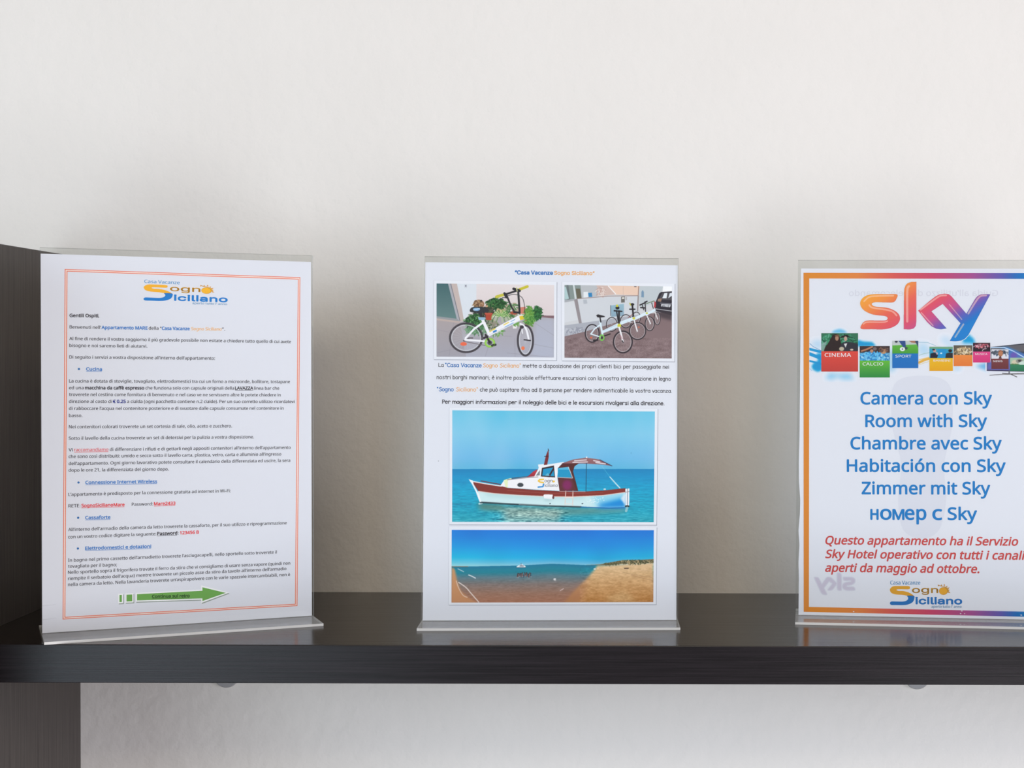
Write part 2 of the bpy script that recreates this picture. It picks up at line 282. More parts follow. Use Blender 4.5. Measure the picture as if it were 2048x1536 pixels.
def cap_ratio(fo):
    c = bpy.data.curves.new('glyphs', 'FONT'); c.body = 'H'
    if fo: c.font = fo
    o = bpy.data.objects.new('glyphs', c); me = bpy.data.meshes.new_from_object(o); h = max(w.co.y for w in me.vertices)
    bpy.data.objects.remove(o); bpy.data.meshes.remove(me); bpy.data.curves.remove(c); return h
CAPR = {F_HUM: cap_ratio(F_HUM), F_GRO: cap_ratio(F_GRO)}
def islands(nv, faces):
    p = list(range(nv))
    def find(i):
        while p[i] != i: p[i] = p[p[i]]; i = p[i]
        return i
    for f in faces:
        for a, b in zip(f[:-1], f[1:]): p[find(a)] = find(b)
    order = {}; return [order.setdefault(find(i), len(order)) for i in range(nv)]
class Ink:
    """collects flat coloured shapes of one printed part; every shape lies on the sheet, later layers a hair nearer"""
    def __init__(s, k): s.k = k; s.v = []; s.f = []; s.c = []
    def tri(s, pts, faces, col, layer=0, raw=False):
        b = len(s.v); c = col if raw else ink_of(s.k, col)
        s.v += [(p[0]/1000, -.00012-layer*.00003, p[1]/1000) for p in pts]
        s.f += [tuple(b+i for i in f) for f in faces]; s.c += [tuple(c)]*len(pts)
    def poly(s, pts, col, layer=0):
        s.tri(pts, [tuple(range(len(pts)))], col, layer)
    def ring(s, outer, inner, col, layer=0):
        n = len(outer); s.tri(list(outer)+list(inner), [(i, (i+1) % n, n+(i+1) % n, n+i) for i in range(n)], col, layer)
    def disc(s, x, z, r, col, layer=0, n=20, rz=None):
        s.poly([(x+r*math.cos(2*math.pi*i/n), z+(rz or r)*math.sin(2*math.pi*i/n)) for i in range(n)], col, layer)
    def stroke(s, pts, w, col, layer=0, cap=True):
        for (ax, az), (bx, bz) in zip(pts[:-1], pts[1:]):
            d = math.hypot(bx-ax, bz-az) or 1e-9; nx, nz = -(bz-az)/d*w/2, (bx-ax)/d*w/2
            s.n = (getattr(s, 'n', 0)+1) % 9; s.poly([(ax+nx, az+nz), (bx+nx, bz+nz), (bx-nx, bz-nz), (ax-nx, az-nz)], col, layer+s.n*.1)
        if cap:
            for p in pts: s.n = (s.n+1) % 9; s.disc(p[0], p[1], w/2, col, layer+s.n*.1, 8)
    def text(s, t, sty, col, x0, z0, x1, z1, cap, ul=0, layer=2):
        if sty in ('comic', 'comicb'): return s.comic(t, sty, col, x0, z0, x1, z1, cap, layer)
        fo, capr, off, sl = STY[sty]; capr = CAPR[fo]
        multi = off
        c = bpy.data.curves.new('glyphs', 'FONT'); c.body = t; c.offset = 0 if multi else off; c.resolution_u = 2 if sty in ('body', 'bold') else 4
        if fo: c.font = fo
        o = bpy.data.objects.new('glyphs', c); me = bpy.data.meshes.new_from_object(o)
        P = np.array([w.co[:] for w in me.vertices])[:, :2]; P[:, 0] += sl*P[:, 1]
        a, b = P[:, 0].min(), P[:, 0].max(); u = (P[:, 0]-a)/(b-a); h = P[:, 1]*cap/capr
        L = math.hypot(x1-x0, z1-z0); ex, ez = (x1-x0)/L, (z1-z0)/L
        px, pz = (-ez, ex) if ex > 0 else (ez, -ex)
        X = x0+u*(x1-x0)+h*px; Z = z0+u*(z1-z0)+h*pz
        e = multi*cap/capr; F = [tuple(p.vertices) for p in me.polygons]; isl = islands(len(P), F); cc = INKS[col] if isinstance(col, str) else col
        for i_, (dx, dz) in enumerate(((0, 0), (e, 0), (-e, 0), (0, e), (0, -e), (e*.7, e*.7), (-e*.7, e*.7), (e*.7, -e*.7), (-e*.7, -e*.7)) if sty != 'body' else ((-e, -e*.4), (e, e*.4))):
            b0 = len(s.v); s.tri([(a_+dx, b_+dz) for a_, b_ in zip(X, Z)], F, cc, layer+i_*.1)
            for q_, k_ in enumerate(isl): v_ = s.v[b0+q_]; s.v[b0+q_] = (v_[0], v_[1]-(k_ % 4)*7e-7, v_[2])
        if ul:
            t0, t1 = -.11*cap/capr, -.18*cap/capr
            s.poly([(x0+px*t1, z0+pz*t1), (x1+px*t1, z1+pz*t1), (x1+px*t0, z1+pz*t0), (x0+px*t0, z0+pz*t0)], INKS[col], layer)
        bpy.data.objects.remove(o); bpy.data.meshes.remove(me); bpy.data.curves.remove(c)
    def comic(s, t, sty, col, x0, z0, x1, z1, cap, layer):
        sc = cap/.72; x = 0; parts = []
        for ch in t:
            adv, st = HAND.get(ch, (.32, [])); parts.append((x, st)); x += adv
        wid = x-.1; sx = math.hypot(x1-x0, z1-z0)/wid; ex, ez = (x1-x0)/math.hypot(x1-x0, z1-z0), (z1-z0)/math.hypot(x1-x0, z1-z0)
        w = (.13 if sty == 'comicb' else .098)*sc
        for ox, st in parts:
            for pl in st:
                q = [((ox+px-.05)*sx, pz*sc) for px, pz in pl]
                s.stroke([(x0+a*ex-b*ez, z0+a*ez+b*ex) for a, b in q], w, INKS[col], layer)
    def build(s, name, parent):
        if not s.v: return None
        me = bpy.data.meshes.new(name); me.from_pydata(s.v, [], s.f); me.materials.append(M_INK)
        at = me.color_attributes.new('ink', 'FLOAT_COLOR', 'POINT')
        at.data.foreach_set('color', np.c_[np.array(s.c), np.ones(len(s.c))].astype(np.float32).ravel())
        me.update(); return link(bpy.data.objects.new(name, me), parent)

def arc(cx, cy, rx, ry, a0, a1, n=None):
    n = n or max(4, int(abs(a1-a0)/30)); return [(cx+rx*math.cos(math.radians(a0+(a1-a0)*i/n)), cy+ry*math.sin(math.radians(a0+(a1-a0)*i/n))) for i in range(n+1)]
_o = lambda cx=.25: arc(cx, .25, .2, .25, 0, 360)
_e = [[(.06, .27), (.44, .31)] + arc(.25, .25, .2, .25, 15, 325)[0:]]
_s = [(.38, .44), (.25, .5), (.12, .43), (.13, .33), (.3, .25), (.39, .14), (.33, .03), (.2, 0), (.06, .06)]
HAND = {' ': (.30, []), 'a': (.53, [arc(.23, .25, .19, .25, 0, 360), [(.42, .5), (.44, 0)]]), 'b': (.54, [[(.08, .76), (.08, 0)], arc(.27, .25, .19, .25, 0, 360)]),
 'c': (.48, [arc(.27, .25, .21, .25, 50, 310)]), 'd': (.55, [arc(.24, .25, .19, .25, 0, 360), [(.44, .76), (.44, 0)]]), 'e': (.51, _e),
 'f': (.44, [arc(.32, .6, .13, .15, 30, 180)+[(.19, 0)], [(.06, .45), (.38, .46)]]), 'g': (.53, [arc(.23, .25, .19, .25, 0, 360), [(.43, .5), (.43, -.1)]+arc(.25, -.1, .18, .14, 0, -150)]),
 'h': (.52, [[(.08, .76), (.08, 0)], arc(.25, .3, .17, .2, 180, 0)+[(.42, 0)]]), 'i': (.22, [[(.1, .5), (.1, 0)], [(.1, .68), (.1, .69)]]), 'l': (.22, [[(.1, .76), (.1, 0)]]),
 'm': (.76, [[(.07, .5), (.07, 0)], arc(.22, .34, .15, .16, 180, 0)+[(.37, 0)], arc(.52, .34, .15, .16, 180, 0)+[(.67, 0)]]),
 'n': (.52, [[(.08, .5), (.08, 0)], arc(.25, .32, .17, .18, 180, 0)+[(.42, 0)]]), 'o': (.53, [_o(.26)]), 'p': (.54, [[(.08, .5), (.08, -.25)], arc(.27, .25, .19, .25, 0, 360)]),
 'r': (.44, [[(.08, .5), (.08, 0)], arc(.27, .31, .19, .19, 180, 40)]), 's': (.48, [_s]), 't': (.46, [[(.22, .68), (.23, .05), (.28, 0)], [(.04, .48), (.42, .48)]]),
 'u': (.52, [[(.07, .5), (.07, .2)]+arc(.24, .2, .17, .2, 180, 360), [(.41, .5), (.42, 0)]]), 'v': (.47, [[(.04, .5), (.22, 0), (.42, .5)]]), 'z': (.5, [[(.06, .48), (.4, .48), (.05, .02), (.43, .02)]]),
 'L': (.54, [[(.1, .72), (.1, .02), (.48, .02)]]), 'C': (.62, [arc(.36, .36, .29, .37, 50, 310)]), 'V': (.6, [[(.04, .72), (.28, 0), (.54, .72)]]), 'S': (.56, [[(x*1.3, z*1.45) for x, z in _s]]),
 'P': (.54, [[(.1, .72), (.1, 0)], [(.1, .7), (.28, .7)]+arc(.28, .52, .2, .18, 90, -90)+[(.1, .34)]]), '8': (.56, [arc(.27, .54, .16, .17, 0, 360), arc(.27, .18, .21, .19, 0, 360)]),
 ';': (.26, [[(.12, .36), (.12, .37)], [(.13, .05), (.06, -.12)]]), '.': (.24, [[(.1, .02), (.1, .03)]]), '“': (.34, [[(.08, .74), (.1, .6)], [(.2, .74), (.22, .6)]]), '”': (.34, [[(.08, .74), (.1, .6)], [(.2, .74), (.22, .6)]]),
}
HAND['è'] = (.51, _e+[[(.17, .74), (.3, .62)]]); HAND['ò'] = (.53, [_o(.26), [(.18, .74), (.31, .62)]])

# ---- small painter for the printed photographs: shapes drawn into a colour field, then laid on the sheet as a coloured grid
class Pic:
    def __init__(s, quad, w, h, bg=(255, 255, 255), seed=1):
        s.q = [np.array(p, float) for p in quad]; s.w, s.h, s.S = w, h, 2
        s.a = np.empty((h*2, w*2, 3)); s.a[:] = bg; s.m = np.zeros((h*2, w*2)); s.rs = np.random.RandomState(seed)
        tl, tr, br, bl = s.q; s.sc = w*2/np.hypot(*(tr-tl))
        s.yy, s.xx = np.mgrid[0:h*2, 0:w*2]+.5
    def T(s, pts):
        P = np.atleast_2d(np.array(pts, float)); tl, tr, br, bl = s.q; u = np.full(len(P), .5); v = u.copy()
        for _ in range(6):
            u = u.copy(); top = tl+(tr-tl)*u[:, None]; bot = bl+(br-bl)*u[:, None]
            v = (P[:, 1]-top[:, 1])/(bot[:, 1]-top[:, 1]); le = tl+(bl-tl)*v[:, None]; ri = tr+(br-tr)*v[:, None]
            u = (P[:, 0]-le[:, 0])/(ri[:, 0]-le[:, 0])
        return np.c_[u*s.w*2, v*s.h*2]
    def put(s, sl, cov, col, alpha):
        k = (cov*alpha)[..., None]; c = np.asarray(col, float); s.a[sl] = s.a[sl]*(1-k)+c*k; s.m[sl] = np.maximum(s.m[sl], cov*alpha)
    def bb(s, P, pad=2):
        x0, y0 = np.floor(P.min(0)-pad).astype(int); x1, y1 = np.ceil(P.max(0)+pad).astype(int)
        return max(x0, 0), max(y0, 0), min(x1, s.w*2), min(y1, s.h*2)
    def poly(s, pts, col, alpha=1, col2=None, ax=1, soft=0, smooth=0):
        if smooth: pts = catmull(pts, smooth)
        P = s.T(pts); x0, y0, x1, y1 = s.bb(P, 2+soft*8)
        if x1 <= x0 or y1 <= y0: return
        X, Y = s.xx[y0:y1, x0:x1], s.yy[y0:y1, x0:x1]; ins = np.zeros(X.shape, bool); n = len(P)
        for i in range(n):
            (ax_, ay), (bx, by) = P[i], P[(i+1) % n]
            if ay == by: continue
            t = (Y-ay)/(by-ay); ins ^= ((ay > Y) != (by > Y)) & (X < ax_+t*(bx-ax_))
        cov = ins.astype(float)
        if soft: cov = soften(np.pad(cov, 1), int(soft*2))[1:-1, 1:-1]
        c = np.asarray(col, float)
        if col2 is not None:
            t = (Y-P[:, 1].min())/np.ptp(P[:, 1]) if ax == 1 else (X-P[:, 0].min())/np.ptp(P[:, 0])
            t = np.clip(t, 0, 1)[..., None]; c = c*(1-t)+np.asarray(col2, float)*t
        s.put((slice(y0, y1), slice(x0, x1)), cov, c, alpha)
    def line(s, pts, w, col, alpha=1, smooth=0):
        if smooth: pts = catmull(pts, smooth, False)
        P = s.T(pts); r = max(w*s.sc/2, .6); k = min(1, w*s.sc/1.2)
        x0, y0, x1, y1 = s.bb(P, r+2)
        if x1 <= x0 or y1 <= y0: return
        X, Y = s.xx[y0:y1, x0:x1], s.yy[y0:y1, x0:x1]; d = np.full(X.shape, 1e9)
        for (ax_, ay), (bx, by) in zip(P[:-1], P[1:]):
            dx, dy = bx-ax_, by-ay; q = dx*dx+dy*dy or 1e-9
            t = np.clip(((X-ax_)*dx+(Y-ay)*dy)/q, 0, 1); d = np.minimum(d, np.hypot(X-ax_-t*dx, Y-ay-t*dy))
        s.put((slice(y0, y1), slice(x0, x1)), np.clip(r-d+.5, 0, 1), col, alpha*k)
    def ell(s, cx, cy, rx, ry, col, alpha=1, ring=0, soft=0):
        pts = [(cx+rx*math.cos(a), cy+ry*math.sin(a)) for a in np.linspace(0, 2*math.pi, 40)]
        if ring: s.line(pts, ring, col, alpha)
        else: s.poly(pts[:-1], col, alpha, soft=soft)
    def noise(s, cx, cy, seed=0):
        r = np.random.RandomState(seed); H, Wd = s.a.shape[:2]; gy, gx = int(H/cy)+3, int(Wd/cx)+3; g = r.rand(gy, gx)
        y, x = s.yy/cy, s.xx/cx; i, j = y.astype(int), x.astype(int); fy, fx = y-i, x-j; fy = fy*fy*(3-2*fy); fx = fx*fx*(3-2*fx)
        return (g[i, j]*(1-fx)+g[i, j+1]*fx)*(1-fy)+(g[i+1, j]*(1-fx)+g[i+1, j+1]*fx)*fy-.5
    def leaves(s, cx, cy, rx, ry, n, cols, size):
        for _ in range(n):
            a, r = s.rs.rand()*2*math.pi, math.sqrt(s.rs.rand()); x, y = cx+rx*r*math.cos(a), cy+ry*r*math.sin(a); b = s.rs.rand()*math.pi
            z = size*(.6+.8*s.rs.rand()); s.line([(x, y), (x+z*math.cos(b), y+z*math.sin(b))], size*.45, cols[s.rs.randint(len(cols))], .9)
    def build(s, name, corners, k, parent, layer=1, cut=False, sharp=False):
        if not (cut or sharp): s.a = blur(s.a[..., 0])[..., None]*[1, 0, 0]+blur(s.a[..., 1])[..., None]*[0, 1, 0]+blur(s.a[..., 2])[..., None]*[0, 0, 1]
        a = s.a.reshape(s.h, 2, s.w, 2, 3).mean((1, 3)); cov = s.m.reshape(s.h, 2, s.w, 2).mean((1, 3))
        alb = ink_of(k, np.clip(a, 0, 255))
        u, v = np.meshgrid(np.linspace(0, 1, s.w), np.linspace(0, 1, s.h)); tl, tr, br, bl = [np.array(p)/1000 for p in corners]
        P = (tl*(1-u[..., None])+tr*u[..., None])*(1-v[..., None])+(bl*(1-u[..., None])+br*u[..., None])*v[..., None]
        V = np.stack([P[..., 0], np.full(u.shape, -.00012-layer*.00003), P[..., 1]], -1).reshape(-1, 3)
        ii = np.arange(s.w*s.h).reshape(s.h, s.w); Q = np.stack([ii[1:, :-1], ii[1:, 1:], ii[:-1, 1:], ii[:-1, :-1]], -1).reshape(-1, 4)
        C = alb.reshape(-1, 3)
        if cut:
            keep = cov.reshape(-1)[Q].max(1) > .02; Q = Q[keep]; used = np.unique(Q); mp = np.zeros(len(V), int); mp[used] = np.arange(len(used)); V, C, Q = V[used], C[used], mp[Q]
        me = bpy.data.meshes.new(name); me.vertices.add(len(V)); me.vertices.foreach_set('co', V.astype(np.float32).ravel())
        me.loops.add(Q.size); me.loops.foreach_set('vertex_index', Q.astype(np.int32).ravel()); me.polygons.add(len(Q))
        me.polygons.foreach_set('loop_start', (np.arange(len(Q))*4).astype(np.int32)); me.polygons.foreach_set('loop_total', np.full(len(Q), 4, np.int32))
        at = me.color_attributes.new('ink', 'FLOAT_COLOR', 'POINT'); at.data.foreach_set('color', np.c_[C, np.ones(len(C))].astype(np.float32).ravel())
        me.materials.append(M_INK); me.update(calc_edges=True); me.validate(); return link(bpy.data.objects.new(name, me), parent)
def soften(c, r):
    for ax in (0, 1):
        for _ in range(3):
            n = c.shape[ax]; k = int(max(1, min(r, n//2-1))); p = [(0, 0)]*c.ndim; p[ax] = (k+1, k); q = np.cumsum(np.pad(c, p, mode='edge'), ax)
            c = (np.take(q, range(2*k+1, n+2*k+1), ax)-np.take(q, range(0, n), ax))/(2*k+1)
    return c
def blur(c):
    c = np.pad(c, 1, mode='edge'); c = (c[:-2]+2*c[1:-1]+c[2:])/4; return (c[:, :-2]+2*c[:, 1:-1]+c[:, 2:])/4
def catmull(pts, n=6, closed=True):
    P = [np.array(p, float) for p in pts]; out = []; N = len(P)
    for i in range(N if closed else N-1):
        g = (lambda j: P[j % N]) if closed else (lambda j: P[min(max(j, 0), N-1)])
        a, b, c, d = g(i-1), g(i), g(i+1), g(i+2)
        for t in np.arange(n)/n: out.append(tuple(.5*(2*b+(c-a)*t+(2*a-5*b+4*c-d)*t*t+(3*b-3*c+d-a)*t**3)))
    if not closed: out.append(tuple(P[-1]))
    return out
def ramp(t, stops):
    xs = [s_[0] for s_ in stops]; return np.stack([np.interp(t, xs, [s_[1][i] for s_ in stops]) for i in range(3)], -1)

def sheet(k, outline, label):
    """the paper itself: a thin slab, 0.16 mm, standing in its holder"""
    x, y, th, lean = SHEETS[k]
    n = len(outline); t = .00008
    v = [(a/1000, -t, b/1000) for a, b in outline]+[(a/1000, t, b/1000) for a, b in outline]
    f = [tuple(range(n)), tuple(range(2*n-1, n-1, -1))]+[(i, n+i, n+(i+1) % n, (i+1) % n) for i in range(n)]
    o = mesh_obj('printed_sheet', v, f, [M_PAPER]); o.location = (x, y, ZS+.003); o.rotation_euler = (-lean, 0, th)
    return tag(o, label, 'paper sheet', 'printed sheets in the sign holders')

def logo(k, quad, parent):
    """house logo: split yellow and blue S, lettering, little sun; drawn in a 1470 x 550 box"""
    tl, tr, br, bl = [np.array(p) for p in quad]
    def m(x, y):
        u, v_ = (x-205)/1470, (y-240)/550; p = (tl*(1-u)+tr*u)*(1-v_)+(bl*(1-u)+br*u)*v_; return float(p[0]), float(p[1])
    I = Ink(k); yel, blu, dk = (226, 166, 56), (34, 118, 186), (176, 126, 52)
    outer = catmull([(590, 330), (430, 327), (280, 332), (215, 375), (203, 420), (240, 475), (330, 503), (470, 512), (575, 530), (690, 530), (600, 465), (480, 432), (380, 428), (340, 412), (360, 397), (450, 394), (590, 394), (615, 362)], 5)
    I.poly([m(*p) for p in outer], yel, 1)
    low = catmull([(560, 528), (690, 527), (706, 580), (670, 660), (580, 708), (480, 722), (320, 722), (230, 720), (203, 686), (230, 650), (320, 648), (480, 648), (560, 618), (578, 570)], 5)
    I.poly([m(*p) for p in low], blu, 1)
    def tx(t, sty, col, x0, x1, yb, cap):
        a, b_ = m(x0, yb), m(x1, yb); c_ = m(x0, yb-cap); I.text(t, sty, col, a[0], a[1], b_[0], b_[1], abs(c_[1]-a[1]), 0, 2)
    tx('Casa Vacanze', 'body', (76, 140, 186), 212, 825, 297, 78)
    tx('ogn', 'logot', dk, 662, 1190, 468, 128); tx('ogn', 'logot', (222, 170, 70), 659, 1187, 465, 128)
    tx('iciliano', 'logo', blu, 735, 1675, 697, 134)
    tx('aperto tutto l’ anno', 'body', (90, 140, 176), 1055, 1670, 775, 52)
    I.poly([m(1300+92*math.cos(a), 428+80*math.sin(a)) for a in np.linspace(0, 6.28, 28)[:-1]], (196, 142, 50), 2)
    I.poly([m(1294+84*math.cos(a), 430+72*math.sin(a)) for a in np.linspace(0, 6.28, 28)[:-1]], (232, 170, 58), 3)
    pts = [m(1205+a, b_) for a, b_ in ((0, 308), (50, 328), (110, 336), (160, 360), (190, 400), (200, 450))]
    for i in range(len(pts)-1): I.stroke(pts[i:i+2], .5*(1+i*.1), dk if i < 1 else (206, 160, 90), 1)
    for a, b_, c_, d_ in ((1205, 325, 1185, 290), (1262, 322, 1255, 288), (1318, 318, 1318, 276), (1362, 345, 1380, 318), (1388, 376, 1428, 352), (1402, 412, 1428, 406), (1400, 448, 1446, 468)):
        dx, dy = c_-a, d_-b_; L = math.hypot(dx, dy); nx, ny = -dy/L*17, dx/L*17
        I.poly([m(a+nx, b_+ny), m(a-nx, b_-ny), m(c_, d_)], (206, 150, 66), 2)
    return I.build('logo', parent)

# ------------------------------------------------------------------ left sheet: welcome letter
sl = sheet('L', [(-104.6, -.6), (103.9, -.6), (104.1, 293.0), (-104.6, 293.6)], 'white letter in Italian with thin orange double frame and green arrow, in the left holder')
I = Ink('L')
tl, tr, br, bl = LEFT_BORDER
def inset(d): return [(tl[0]+d, tl[1]-d), (tr[0]-d, tr[1]-d), (br[0]-d, br[1]+d), (bl[0]+d, bl[1]+d)]
I.ring(inset(0), inset(2.0), (238, 205, 196)); I.ring(inset(0), inset(.55), (214, 112, 88), 1); I.ring(inset(1.35), inset(1.9), (214, 112, 88), 1)
I.build('border', sl)
I = Ink('L')
for row in LEFT_TEXT: I.text(*row)
for x, z in BULLETS: I.disc(x, z, .85, (58, 106, 160), 2)
I.build('lettering', sl)
logo('L', LOGO_LEFT, sl)
I = Ink('L')
for key in 'abc':
    P = ARROW[key]; cx, cz = sum(p[0] for p in P)/len(P), sum(p[1] for p in P)/len(P)
    sgn = lambda d: [(p[0]+(d if p[0] > cx else -d), p[1]+(d if p[1] > cz else -d)) for p in P]
    if key == 'c':
        big = [(P[0][0]-1, P[0][1]+1), (P[1][0]-1, P[1][1]+1), (P[2][0]-1, P[2][1]+1.6), (P[3][0]+2.6, P[3][1]), (P[4][0]-1, P[4][1]-1.6), (P[5][0]-1, P[5][1]-1), (P[6][0]-1, P[6][1]-1)]
    else: big = sgn(1)
    I.poly([(x+.55, z-.75) for x, z in big], (142, 150, 142), 0); I.poly(big, (226, 232, 228), 1); I.poly(P, (106, 156, 80), 2)
for row in ARROW_TEXT: I.text(*row, layer=3)
I.build('arrow', sl)
# two little creases at the lower left edge
for z in (20.2, 9.6):
    v = [(-.1040, -.0001, z/1000), (-.0945, -.0001, z/1000+.0006), (-.1040, -.00045, z/1000+.0006), (-.0945, -.0003, z/1000+.0011), (-.1040, -.0001, z/1000+.0012), (-.0945, -.0001, z/1000+.0014)]
    mesh_obj('crease', v, [(0, 1, 3, 2), (2, 3, 5, 4)], [M_PAPER], sl)

# ------------------------------------------------------------------ middle sheet: bicycles and boat
sm = sheet('M', [(-104.0, -.6), (103.7, -.6), (104.4, 292.6), (-104.4, 293.6)], 'white sheet with two bicycle photos above a boat photo and a beach photo')
I = Ink('M')
for row in TITLE_TEXT: I.text(*row)
for row in MID_TEXT: I.text(*row)
I.disc(*MARK[0], .35, (150, 150, 155), 1)
I.build('lettering', sm)
def mount(key, I):
    P = MOUNT[key]; a, b_, c_, d_ = P
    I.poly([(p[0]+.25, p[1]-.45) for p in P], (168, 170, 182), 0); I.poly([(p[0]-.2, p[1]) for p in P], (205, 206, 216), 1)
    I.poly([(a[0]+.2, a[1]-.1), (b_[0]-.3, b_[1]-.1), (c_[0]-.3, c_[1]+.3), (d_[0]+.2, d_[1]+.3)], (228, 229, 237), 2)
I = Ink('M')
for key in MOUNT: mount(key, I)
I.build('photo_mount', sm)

def bike_photo():
    p = Pic([(340, 492), (1845, 510), (1843, 1440), (340, 1430)], 400, 250, (222, 214, 216), 3)
    p.poly([(600, 490), (855, 495), (850, 720), (700, 960), (640, 960)], (216, 220, 228))
    p.poly([(850, 495), (1850, 500), (1850, 910), (850, 910)], (224, 214, 215), 1, (218, 204, 206))
    p.poly([(340, 940), (640, 985), (850, 930), (1660, 900), (1850, 935), (1850, 1445), (340, 1435)], (172, 164, 168), 1, (172, 172, 186))
    p.poly([(340, 940), (640, 985), (720, 1440), (340, 1435)], (172, 160, 160), .7, (158, 154, 162))
    p.poly([(1600, 940), (1850, 935), (1850, 1445), (1560, 1445)], (180, 184, 202), .7, soft=6)
    for a in ([(340, 1080), (560, 1130)], [(560, 985), (500, 1435)], [(960, 1435), (1000, 1310)], [(1240, 1380), (1845, 1440)], [(1340, 1200), (1345, 1440)], [(1540, 1260), (1845, 1320)], [(1600, 1000), (1845, 1160)], [(340, 1380), (700, 1300)], [(1100, 1160), (1300, 1170)]): p.line(a, 5, (146, 142, 152), .6)
    p.poly([(1640, 900), (1850, 905), (1850, 940), (1650, 922)], (134, 106, 112))
    p.poly([(340, 490), (492, 492), (605, 950), (340, 915)], (74, 106, 110), 1, (106, 134, 134)); p.poly([(486, 490), (528, 490), (650, 978), (600, 950)], (172, 172, 180))
    p.line([(520, 490), (640, 975)], 7, (110, 104, 112)); p.poly([(340, 912), (604, 945), (640, 978), (340, 938)], (152, 154, 158)); p.poly([(340, 938), (640, 978), (640, 1000), (340, 962)], (190, 172, 166))
    p.poly([(528, 490), (600, 490), (662, 800), (690, 965), (648, 980)], (196, 180, 176)); p.line([(700, 510), (725, 510), (725, 545), (700, 545), (700, 510)], 5, (190, 192, 198)); p.ell(713, 525, 9, 10, (110, 110, 130))
    G1, G2, G3 = [(52, 94, 58), (70, 120, 70), (38, 72, 48)], [(98, 152, 76), (126, 172, 94), (74, 130, 64)], [(66, 70, 60), (84, 92, 74), (58, 56, 50)]
    p.ell(880, 760, 70, 60, (150, 112, 88)); p.leaves(870, 750, 60, 50, 50, [(160, 130, 90), (100, 76, 60), (190, 160, 130)], 22); p.ell(910, 715, 14, 12, (60, 54, 58))
    p.ell(1030, 785, 66, 50, (206, 162, 132)); p.ell(1150, 820, 60, 55, (196, 166, 132))
    p.leaves(1110, 740, 110, 66, 150, G1, 34); p.leaves(1290, 830, 100, 90, 130, [(90, 134, 84), (130, 150, 120), (180, 160, 140), (70, 110, 70)], 30)
    p.leaves(960, 850, 120, 60, 120, G3, 34); p.leaves(1010, 1030, 110, 90, 140, [(96, 110, 84), (140, 150, 120), (66, 90, 60), (150, 140, 130)], 30)
    p.leaves(830, 990, 120, 110, 260, G1+[(100, 156, 96)], 30); p.leaves(850, 1080, 140, 60, 120, [(88, 130, 96), (120, 160, 124)], 26); p.leaves(1110, 1110, 90, 50, 70, G2+[(200, 205, 200)], 22)
    p.poly([(965, 880), (1050, 880), (1040, 962), (975, 962)], (176, 78, 62)); p.poly([(955, 868), (1058, 868), (1056, 890), (957, 890)], (190, 92, 74))
    for a in range(-80, 260, 17):
        r = math.radians(a); p.line([(1160, 905), (1160+80*math.cos(r), 880-50*math.sin(r)), (1160+120*math.cos(r), 900-62*math.sin(r)+30)], 8, G2[a % 3] if a % 2 else (186, 206, 150))
    p.poly([(1385, 800), (1480, 790), (1470, 880), (1395, 880)], (206, 130, 112)); p.poly([(1310, 1010), (1370, 1010), (1362, 1070), (1318, 1070)], (230, 226, 226)); p.leaves(1350, 1000, 50, 24, 30, G2, 22)
    p.leaves(1530, 900, 62, 120, 260, G2+[(100, 140, 60)], 28); p.poly([(1470, 960), (1540, 960), (1525, 1030), (1480, 1030)], (176, 110, 84), .8); p.leaves(1525, 950, 66, 60, 90, G2, 26)
    p.leaves(1632, 860, 44, 84, 200, [(44, 92, 56), (64, 122, 70), (34, 72, 46)], 26)
    p.ell(1330, 870, 50, 22, (170, 90, 70))
    def wheel(cx, cy, rx, ry, w):
        for i in range(22):
            a = i*math.pi*2/22; p.line([(cx, cy), (cx+rx*math.cos(a), cy+ry*math.sin(a))], 2.2, (196, 196, 204), .7)
        p.ell(cx, cy, rx-w*.9, ry-w*.9, (204, 204, 210), 1, 9); p.ell(cx, cy, rx, ry, (70, 66, 72), 1, w); p.ell(cx, cy, rx+w*.2, ry+w*.2, (104, 100, 106), .6, 5)
    wheel(718, 1187, 206, 184, 25); wheel(1476, 1222, 98, 192, 25)
    p.ell(686, 1266, 42, 24, (232, 112, 84)); p.ell(1445, 1320, 22, 24, (236, 124, 84))
    p.line([(700, 1235), (960, 1285)], 8, (110, 100, 104)); p.line([(690, 1225), (760, 1190), (800, 1190)], 22, (104, 98, 104)); p.line([(760, 1190), (960, 1190)], 6, (150, 146, 150))
    Wt = (238, 236, 242)
    p.line([(712, 1192), (820, 1075), (945, 985)], 26, Wt); p.line([(705, 1212), (960, 1232)], 24, Wt); p.line([(930, 960), (1012, 1140)], 40, Wt)
    p.poly([(1000, 1110), (1385, 902), (1440, 955), (1010, 1170)], Wt); p.line([(1015, 1150), (1420, 960)], 6, (180, 184, 200), .7)
    p.line([(1020, 1108), (1090, 1070)], 14, (228, 206, 92)); p.line([(1070, 1112), (1100, 1096)], 22, (60, 130, 200)); p.line([(1200, 1022), (1260, 990)], 14, (236, 210, 100)); p.line([(1215, 1050), (1320, 996)], 10, (130, 176, 226)); p.line([(1290, 980), (1340, 955)], 8, (110, 160, 210))
    p.poly([(1395, 905), (1440, 900), (1460, 945), (1410, 965)], (220, 196, 60)); p.line([(1385, 910), (1440, 900)], 10, Wt)
    p.line([(1410, 1010), (1450, 1030), (1490, 1090), (1520, 1215)], 24, Wt, 1, 5); p.line([(1425, 1040), (1440, 1130)], 12, Wt); p.ell(1430, 1050, 26, 22, (66, 62, 68)); p.line([(1460, 1212), (1540, 1222)], 16, (56, 54, 60))
    p.line([(880, 850), (925, 935)], 34, (60, 58, 62)); p.poly([(870, 925), (960, 925), (955, 960), (880, 960)], (150, 186, 210)); p.line([(960, 975), (990, 1000)], 10, (90, 90, 96))
